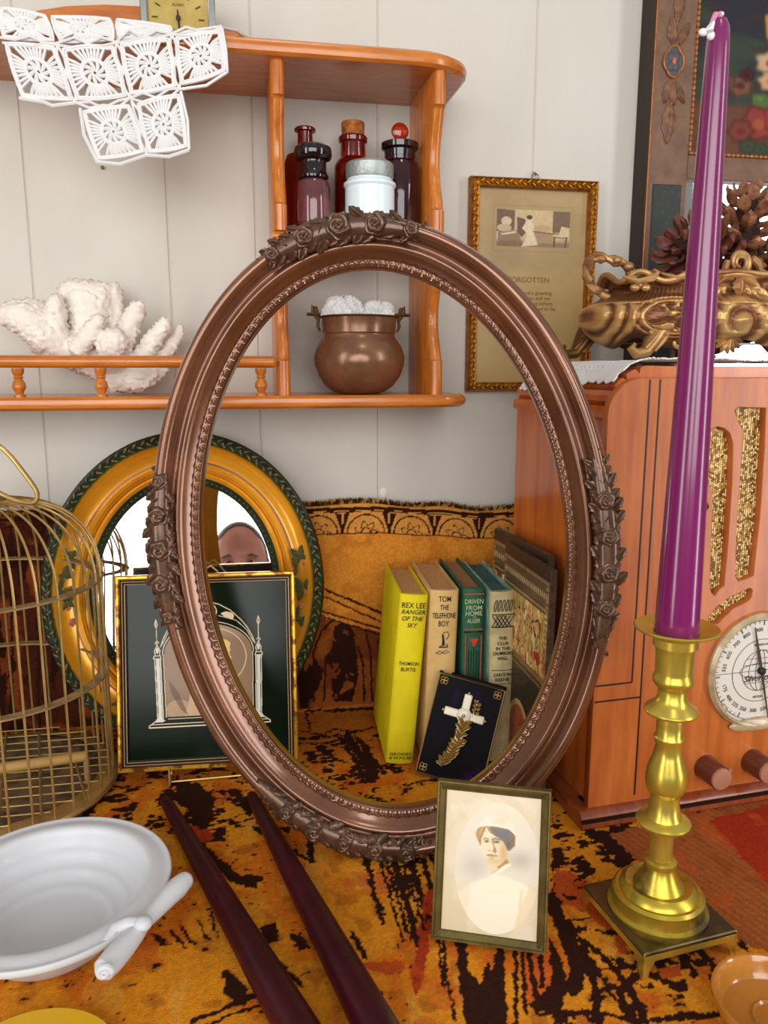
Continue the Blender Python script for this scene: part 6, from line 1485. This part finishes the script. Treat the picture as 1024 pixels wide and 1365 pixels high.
def nurse(U, V):
    vd = 1 - V; x = 245 + 475 * U - 53 * vd; y = 140 + 50 * U + 712 * vd
    C = np.zeros(U.shape + (3,)); C[...] = (216, 200, 166); n_ = fbm(U * 6, V * 8, 3, 4)
    mixc(C, (224, 210, 180), sm(n_, .4, .65))
    mixc(C, (214, 190, 146), sm(np.minimum(U, 1 - U), .07, 0) * .5)
    ov = np.hypot((x - 485 + (y - 540) * .05) / 208, (y - 540) / 326); inn = sm(1.01 - ov, 0, .02)
    g = np.zeros(C.shape); g[...] = (226, 216, 196)
    mixc(g, (206, 194, 176), np.exp(-((x - 375) / 60) ** 2 - ((y - 530) / 55) ** 2)); mixc(g, (190, 180, 164), np.exp(-((x - 600) / 62) ** 2 - ((y - 500) / 46) ** 2) * .9); mixc(g, (226, 214, 190), sm(330 - y, 0, 60) * .5)
    # shoulders and dress
    mixc(g, (244, 232, 206), sm(y - (566 + 34 * np.abs((x - 485) / 110) ** 1.6), 0, 22)); mixc(g, (224, 202, 160), (pline(x, y, [(600, 650), (585, 760), (555, 860)]) < 7) * .6); mixc(g, (226, 204, 160), inpoly(x, y, [(640, 620), (700, 640), (700, 860), (560, 860), (590, 740)]) * .6)
    mixc(g, (226, 206, 168), inpoly(x, y, [(330, 600), (350, 640), (330, 780), (240, 740), (260, 640)]) * .4)
    g = blur(g, 4); X, Y = (x - 335) / .308, (y - 197) / .308
    G = lambda cx, cy, rx, ry: np.exp(-((X - cx) / rx) ** 2 - ((Y - cy) / ry) ** 2)
    mixc(g, (232, 208, 166), inpoly(X, Y, [(390, 1050), (640, 900), (700, 1040), (540, 1140), (400, 1230)]))
    mixc(g, (234, 216, 180), inpoly(X, Y, [(270, 470), (360, 450), (560, 540), (640, 680), (655, 820), (645, 960), (560, 1040), (420, 1065), (340, 1000), (285, 880), (245, 740), (250, 580)]))
    mixc(g, (206, 168, 112), G(600, 860, 70, 170) * .9); mixc(g, (212, 178, 124), G(470, 1010, 130, 50) * .7)
    mixc(g, (176, 132, 84), inpoly(X, Y, [(490, 1090), (560, 1050), (640, 960), (685, 1020), (600, 1060), (510, 1130)]) * .9)
    mixc(g, (246, 234, 208), inpoly(X, Y, [(385, 1200), (500, 1140), (660, 1040), (720, 1060), (560, 1160), (440, 1240), (390, 1260)])); mixc(g, (168, 136, 96), (pline(X, Y, [(390, 1215), (440, 1180), (510, 1135)]) < 7) * .6)
    mixc(g, (184, 148, 98), inpoly(X, Y, [(235, 445), (340, 432), (318, 500), (280, 570), (246, 650), (238, 745), (190, 660), (164, 570), (190, 490)])); mixc(g, (206, 174, 122), inpoly(X, Y, [(262, 450), (320, 440), (270, 520), (236, 600), (220, 560)]) * .6); mixc(g, (140, 106, 66), (pline(X, Y, [(310, 460), (268, 560), (240, 640), (232, 740)]) < 9) * .6)
    mixc(g, (178, 142, 96), inpoly(X, Y, [(335, 436), (430, 438), (440, 560), (400, 550), (360, 490)]))
    mixc(g, (126, 116, 108), inpoly(X, Y, [(400, 438), (560, 448), (740, 500), (795, 600), (785, 720), (745, 790), (700, 832), (662, 825), (640, 760), (600, 690), (560, 636), (490, 604), (430, 560), (410, 500)]))
    mixc(g, (112, 112, 114), G(620, 560, 90, 70) * .7); mixc(g, (148, 108, 68), inpoly(X, Y, [(745, 540), (795, 610), (780, 760), (730, 780), (750, 680)]) * .8); mixc(g, (104, 84, 66), G(680, 740, 30, 60) * .6)
    mixc(g, (150, 118, 84), (pline(X, Y, [(290, 645), (325, 632), (372, 645)]) < 10) * .8); mixc(g, (132, 100, 72), (pline(X, Y, [(425, 650), (480, 634), (560, 655)]) < 13) * .8)
    mixc(g, (104, 78, 60), G(335, 682, 34, 16)); mixc(g, (112, 84, 62), G(492, 690, 46, 20)); mixc(g, (170, 130, 90), G(440, 690, 24, 44) * .9); mixc(g, (84, 62, 50), G(345, 682, 14, 12)); mixc(g, (84, 62, 50), G(505, 690, 16, 13))
    mixc(g, (166, 124, 80), inpoly(X, Y, [(425, 700), (446, 780), (425, 850), (470, 876), (492, 850), (482, 800), (450, 740)]) * .85); mixc(g, (176, 136, 94), G(375, 832, 24, 10) * .9); mixc(g, (244, 230, 200), G(405, 760, 18, 60) * .6)
    mixc(g, (142, 98, 66), (pline(X, Y, [(335, 908), (400, 902), (440, 912), (495, 915)]) < 9) * 1.); mixc(g, (190, 144, 100), G(415, 935, 60, 14) * .7); mixc(g, (196, 156, 108), G(400, 972, 44, 14) * .7)
    mixc(g, (238, 230, 212), inpoly(X, Y, [(160, 500), (230, 380), (330, 280), (560, 250), (700, 330), (790, 470), (800, 560), (740, 490), (600, 455), (500, 440), (330, 430), (230, 445)]) * .6)
    mixc(g, (228, 206, 162), G(580, 340, 110, 90) * .8); mixc(g, (246, 236, 212), (pline(X, Y, [(235, 438), (330, 424), (500, 432), (700, 474), (790, 560)]) < 11) * .9)
    C[...] = C * (1 - inn[..., None]) + blur(g, 2) * inn[..., None]
    return C
painted('photograph', nw_ - .012, nh_ - .012, .0003, nurse, mat('sepia_print', (220, 200, 170), .25, attr=True, coat=.4), t, y=-.0008, z0=.006)

# ------------------------------------------------------------ brass candlestick and its candle
F0 = on_z(862, 1272, .018); L0 = on_z(775, 1180, .018); R0 = on_z(986, 1240, .018)
cen = (L0 + R0) / 2; side = ((F0 - L0).length + (R0 - F0).length) / 2; ang0 = atan2(R0.y - F0.y, R0.x - F0.x)
t = thing('brass_candlestick', 'tall turned brass candlestick on a square footed base', 'candlestick', (cen.x, cen.y, 0), ang0)
cdd = cen.x * sin(PSI) + cen.y * cos(PSI)
def sz(y_): return at_d(885, y_, cdd).z
M_dkb = mat('tarnished_plate', (112, 96, 60), .38, .8, col2=(70, 62, 44), nscale=26, rough2=.3, lo=.4, hi=.6, bump=.1)
hs = side / 2
m = MB(); m.box(-hs, hs, -hs, hs, .0150, .0185, b=.0008); m.build('base_plate', M_dkb, t)
m = MB()
for s1 in (-1, 1):
    m.box(-hs, hs, s1 * hs - (.0018 if s1 > 0 else -.0002), s1 * hs + (-.0002 if s1 > 0 else .0018), .0105, .0180, b=.0004)
    m.box(s1 * hs - (.0018 if s1 > 0 else -.0002), s1 * hs + (-.0002 if s1 > 0 else .0018), -hs, hs, .0105, .0180, b=.0004)
m.build('base_edge', M_brass, t)
for sx in (-1, 1):
    for sy in (-1, 1):
        m = MB(); vs = []
        for (z_, w_) in ((.0155, .013), (.011, .009), (.004, .005), (.0, .0045)):
            vs += [(sx * hs, sy * hs, z_), (sx * (hs - w_), sy * hs, z_), (sx * (hs - w_ * .6), sy * (hs - w_ * .6), z_), (sx * hs, sy * (hs - w_), z_)]
        fs = [(a * 4 + b2, a * 4 + (b2 + 1) % 4, (a + 1) * 4 + (b2 + 1) % 4, (a + 1) * 4 + b2) for a in range(3) for b2 in range(4)] + [(0, 1, 2, 3), (15, 14, 13, 12)]
        m.add(vs, fs); m.build('foot', M_brass, t)
def prf(L_): return [(r * .00052, z_) for r, z_ in L_]
z0 = .0185
MB().lathe(prf([(66, z0), (67, z0 + .002), (62, z0 + .0035), (60, z0 + .010), (61, z0 + .0125), (57, z0 + .0145), (53, z0 + .0145), (51, z0 + .017), (44, z0 + .020), (34, z0 + (sz(1152) - z0) * .55), (26, z0 + (sz(1152) - z0) * .74), (21, z0 + (sz(1152) - z0) * .92), (20, sz(1152)), (22, sz(1151)), (22, sz(1145)), (19, sz(1143)), (15, sz(1141))]), 64).build('bell_foot', mat('tarnished_brass_bell', (196, 170, 60), .3, .8, col2=(112, 94, 62), nscale=22, lo=.48, hi=.6, rough2=.3), t)
st = [(16, sz(1150)), (15, sz(1125)), (16, sz(1108)), (17, sz(1102)), (35, sz(1096)), (36, sz(1093)), (34, sz(1091)), (24, sz(1087)), (21, sz(1080)), (19, sz(1066)), (19, sz(1058)), (24, sz(1052)), (26, sz(1047)), (26.5, sz(1044)), (27, sz(1038)), (25.5, sz(1024)), (19, sz(1006)), (16.5, sz(992)), (19, sz(986)), (19.5, sz(982)), (17, sz(978)), (17.5, sz(965)), (17, sz(956)), (19, sz(953)), (33, sz(949)), (34.5, sz(946)), (33, sz(943)), (24, sz(938)), (18, sz(928)), (18, sz(918)), (22, sz(914)), (26, sz(908)), (26, sz(903)), (23.5, sz(898)), (23.5, sz(894)), (24, sz(870)), (27, sz(852)), (30, sz(846))]
MB().lathe(prf(st), 56).build('stem', M_brass, t)
MB().lathe(prf([(30, sz(846.5)), (44, sz(841)), (53, sz(838)), (54, sz(836)), (52, sz(834.5)), (42, sz(838)), (31, sz(842)), (28.5, sz(842)), (28.5, sz(860))]), 56, cap=False).build('drip_pan', M_brass, t)
M_wax = mat('purple_wax', (112, 14, 80), .24, col2=(124, 26, 92), nscale=30, stretch=(1, 1, .15), coat=.7, bump=.04, bscale=40)
M_waxd = mat('dark_plum_wax', (44, 3, 12), .42, col2=(66, 6, 22), nscale=20, spec=.3, coat=.06, bump=.08, bscale=60)
zc0 = sz(858); L_ = at_d(957, 22, cdd).z - zc0
def taper(m, L_, r0, r1, M_=None): 
    pf_ = [(r0 * .98, 0), (r0, .004)]
    for i in range(1, 24): f_ = i / 24; pf_.append((r0 + (r1 - r0) * f_ ** 1.15, L_ * f_))
    pf_ += [(r1 * .92, L_ * .985), (r1 * .6, L_ * .996), (0, L_)]
    m.lathe(pf_, 40, M_); return m
t = thing('taper_candle', 'tall purple taper candle standing in the brass candlestick', 'candle', (cen.x, cen.y, zc0))
taper(MB(), L_, .0146, .0062).build('wax', M_wax, t)
m = MB(); zz = L_
m.tube([(0, 0, zz - .002), (-.001, 0, zz + .0015), (-.0035, -.001, zz + .0005), (-.0065, -.002, zz - .005)], [.0022, .0018, .0017, .0014], 8); m.build('wick', mat('pink_wick', (206, 130, 160), .6), t)
m = MB(); m.ell((0.0005, 0, zz + .0012), (.0018, .0018, .0015)); m.tube([(-.0058, -.002, zz - .0045), (-.0085, -.0025, zz - .0095), (-.0115, -.003, zz - .0100)], [.0020, .0042, .0022], 8, flat=.5); m.ell((-.012, -.003, zz - .0105), (.0028, .0018, .0022)); m.ell((-.0068, -.0028, zz - .0118), (.0026, .0018, .0026)); m.build('wax_drip', M_white, t)
# two dark tapers lying on the tapestry
for n_, (tip, base, rb, lab) in enumerate((((219, 1066), (418, 1412), .0128, 'dark plum taper candle lying on the tapestry, nearer the milk glass bowl'), ((334, 1060), (516, 1400), .0130, 'dark plum taper candle lying on the tapestry, its tip under the oval frame'))):
    A0 = on_z(*tip, .0062); B0 = on_z(*base, rb); d_ = (A0 - B0); q = d_.to_track_quat('Z', 'Y')
    M_ = Matrix.Translation(B0 + Vector((0, 0, .0016))) @ q.to_matrix().to_4x4(); t = thing('taper_candle', lab, 'candle', M=M_, group='plum tapers lying on the tapestry')
    taper(MB(), d_.length, rb, .0052).build('wax', M_waxd, t)

# ------------------------------------------------------------ milk glass bowl
M_opal = mat('opal_milk_glass', (206, 208, 212), .38, sss=.1, coat=.12, spec=.35)
zr = .044
pts = [on_z(x_, y_, zr) for x_, y_ in ((100, 1088), (0, 1113), (190, 1108), (228, 1160), (120, 1315), (0, 1322))]
print('BOWL', pts)
ctr = Vector((0, 0, 0)); A_, B_, C_ = pts[0], pts[1], pts[3]
# circle through three rim points
def circ3(a, b, c):
    ax_, ay_, bx_, by_, cx_, cy_ = a.x, a.y, b.x, b.y, c.x, c.y
    d = 2 * (ax_ * (by_ - cy_) + bx_ * (cy_ - ay_) + cx_ * (ay_ - by_))
    ux_ = ((ax_ ** 2 + ay_ ** 2) * (by_ - cy_) + (bx_ ** 2 + by_ ** 2) * (cy_ - ay_) + (cx_ ** 2 + cy_ ** 2) * (ay_ - by_)) / d
    uy_ = ((ax_ ** 2 + ay_ ** 2) * (cx_ - bx_) + (bx_ ** 2 + by_ ** 2) * (ax_ - cx_) + (cx_ ** 2 + cy_ ** 2) * (bx_ - ax_)) / d
    return Vector((ux_, uy_, 0)), math.hypot(ax_ - ux_, ay_ - uy_)
cb, Rb = circ3(A_, B_, C_); print('BOWLC', cb, Rb)
t = thing('milk_glass_bowl', 'white opal milk glass dish with stepped rings and a scrolled handle', 'bowl', (cb.x, cb.y, 0))
P1 = on_z(236, 1178, zr) - cb; P2 = on_z(122, 1316, zr) - cb; P3 = on_z(-60, 1326, zr) - cb
def chord(p, q):
    d = (q - p); n = Vector((d.y, -d.x, 0)).normalized(); k_ = n.dot(Vector((p.x, p.y, 0)))
    if k_ < 0: n, k_ = -n, -k_
    return atan2(n.y, n.x), k_
c1, k1 = chord(P1, P2); c2, k2 = chord(P2, P3)
nA = 240; Ag = np.linspace(0, 2 * pi, nA)
def softmin(a, b, k_=.006): h = np.clip(.5 + .5 * (b - a) / k_, 0, 1); return b * (1 - h) + a * h - k_ * h * (1 - h)
Rr = np.full(nA, Rb)
for (c_, k_) in ((c1, k1), (c2, k2)):
    cs = np.cos(Ag - c_); Rr = np.where(cs > .15, softmin(Rr, k_ / np.maximum(cs, .15)), Rr)
prof = [(0, .0055), (.34, .0055), (.44, .0060), (.475, .0085), (.50, .0088), (.56, .0094), (.60, .0140), (.62, .0146), (.67, .0154), (.71, .0212), (.73, .0220), (.76, .0236), (.785, .0300), (.80, .0322), (.83, .0332), (.90, .0328), (.95, .0318), (.985, .0330), (1.0, .0325), (1.003, .030), (.985, .0285), (.93, .0270), (.80, .0235), (.68, .0130), (.55, .0040), (.50, .0005), (.46, .0), (0, .0)]
nP = len(prof); V_ = np.zeros((nP, nA, 3))
base_r = Rb * .80
for i, (f_, z_) in enumerate(prof):
    r_in = Rb * f_ * .92 if True else 0
    wgt = sm(np.array(f_), .45, 1.0); r_ = Rb * f_ * (1 - wgt) + Rr * f_ * wgt
    r_ = np.minimum(r_, Rr * min(1, f_ * 1.05) if f_ > .7 else r_)
    V_[i, :, 0] = r_ * np.cos(Ag); V_[i, :, 1] = r_ * np.sin(Ag); V_[i, :, 2] = z_ * (.0440 / .0332)
o = grid_np('bowl', V_.reshape(-1, 3), nA, nP, M_opal, t); fixn(o.data)
s_ = o.modifiers.new('s', 'SUBSURF'); s_.levels = 1; s_.render_levels = 1; bake_mod(o)
def bp_(x_, y_, z_=.036): z_ += .011; q = on_z(x_, y_, z_) - Vector((cb.x, cb.y, 0)); return (q.x, q.y, z_)
m = MB(); m.tube([bp_(192, 1232, .031), bp_(206, 1216, .031), bp_(222, 1198, .0315), bp_(236, 1184, .032), bp_(244, 1176, .032), bp_(247, 1173, .032)], [.0040, .0054, .0066, .0074, .0066, .003], 16)
m.tube([bp_(196, 1228, .030), bp_(180, 1246, .030), bp_(166, 1262, .029), bp_(150, 1280, .029), bp_(138, 1293, .029), bp_(133, 1298, .029)], [.0035, .0062, .0074, .0078, .0070, .0040], 16); m.ell(bp_(245, 1175, .032), (.0066, .0066, .0062), n=16, m=10)
m.ell(bp_(191, 1231, .036), (.006, .006, .0045), n=16, m=10); m.tube([bp_(188, 1232, .034), bp_(170, 1232, .0335), bp_(152, 1240, .032), bp_(142, 1256, .030)], [.005, .005, .0045, .003], 12)
spi = [(bp_(140, 1286)[0] + .0045 * (1 - i / 16) * cos(i * .6), bp_(140, 1286)[1] - .004, .045 + .0045 * (1 - i / 16) * sin(i * .6)) for i in range(16)]
m.tube(spi, .0022, 8); m.build('scroll_handle', M_opal, t)

# ------------------------------------------------------------ amber dish and yellow saucer at the bottom edge
M_caramel = mat('caramel_glass', (190, 118, 34), .12, trans=.25, ior=1.45, col2=(206, 140, 60), nscale=20, coat=.6)
q = on_z(1040, 1334, .022); L1 = on_z(950, 1325, .022); Ra = (q - L1).length
t = thing('amber_dish', 'round shallow amber brown glass dish cut off at the bottom right corner', 'dish', (q.x, q.y, 0))
MB().lathe([(Ra * .62, 0), (Ra * .75, .002), (Ra * .97, .016), (Ra, .0205), (Ra * .985, .0225), (Ra * .94, .0225), (Ra * .89, .019), (Ra * .86, .0125), (Ra * .80, .0095), (Ra * .40, .0085), (Ra * .36, .0098), (Ra * .32, .0085), (0, .0085)], 72).build('dish', M_caramel, t)
q = on_z(30, 1446, .006)
t = thing('yellow_saucer', 'yellow saucer edge peeking in at the bottom left corner', 'saucer', (q.x, q.y, 0))
Ra = abs((on_z(22, 1353, .006) - q).y); MB().lathe([(Ra * .5, 0), (Ra * .6, .002), (Ra, .006), (Ra, .0075), (Ra * .7, .0045), (0, .0035)], 64).build('dish', mat('yellow_glaze', (206, 160, 24), .2, coat=.5), t)
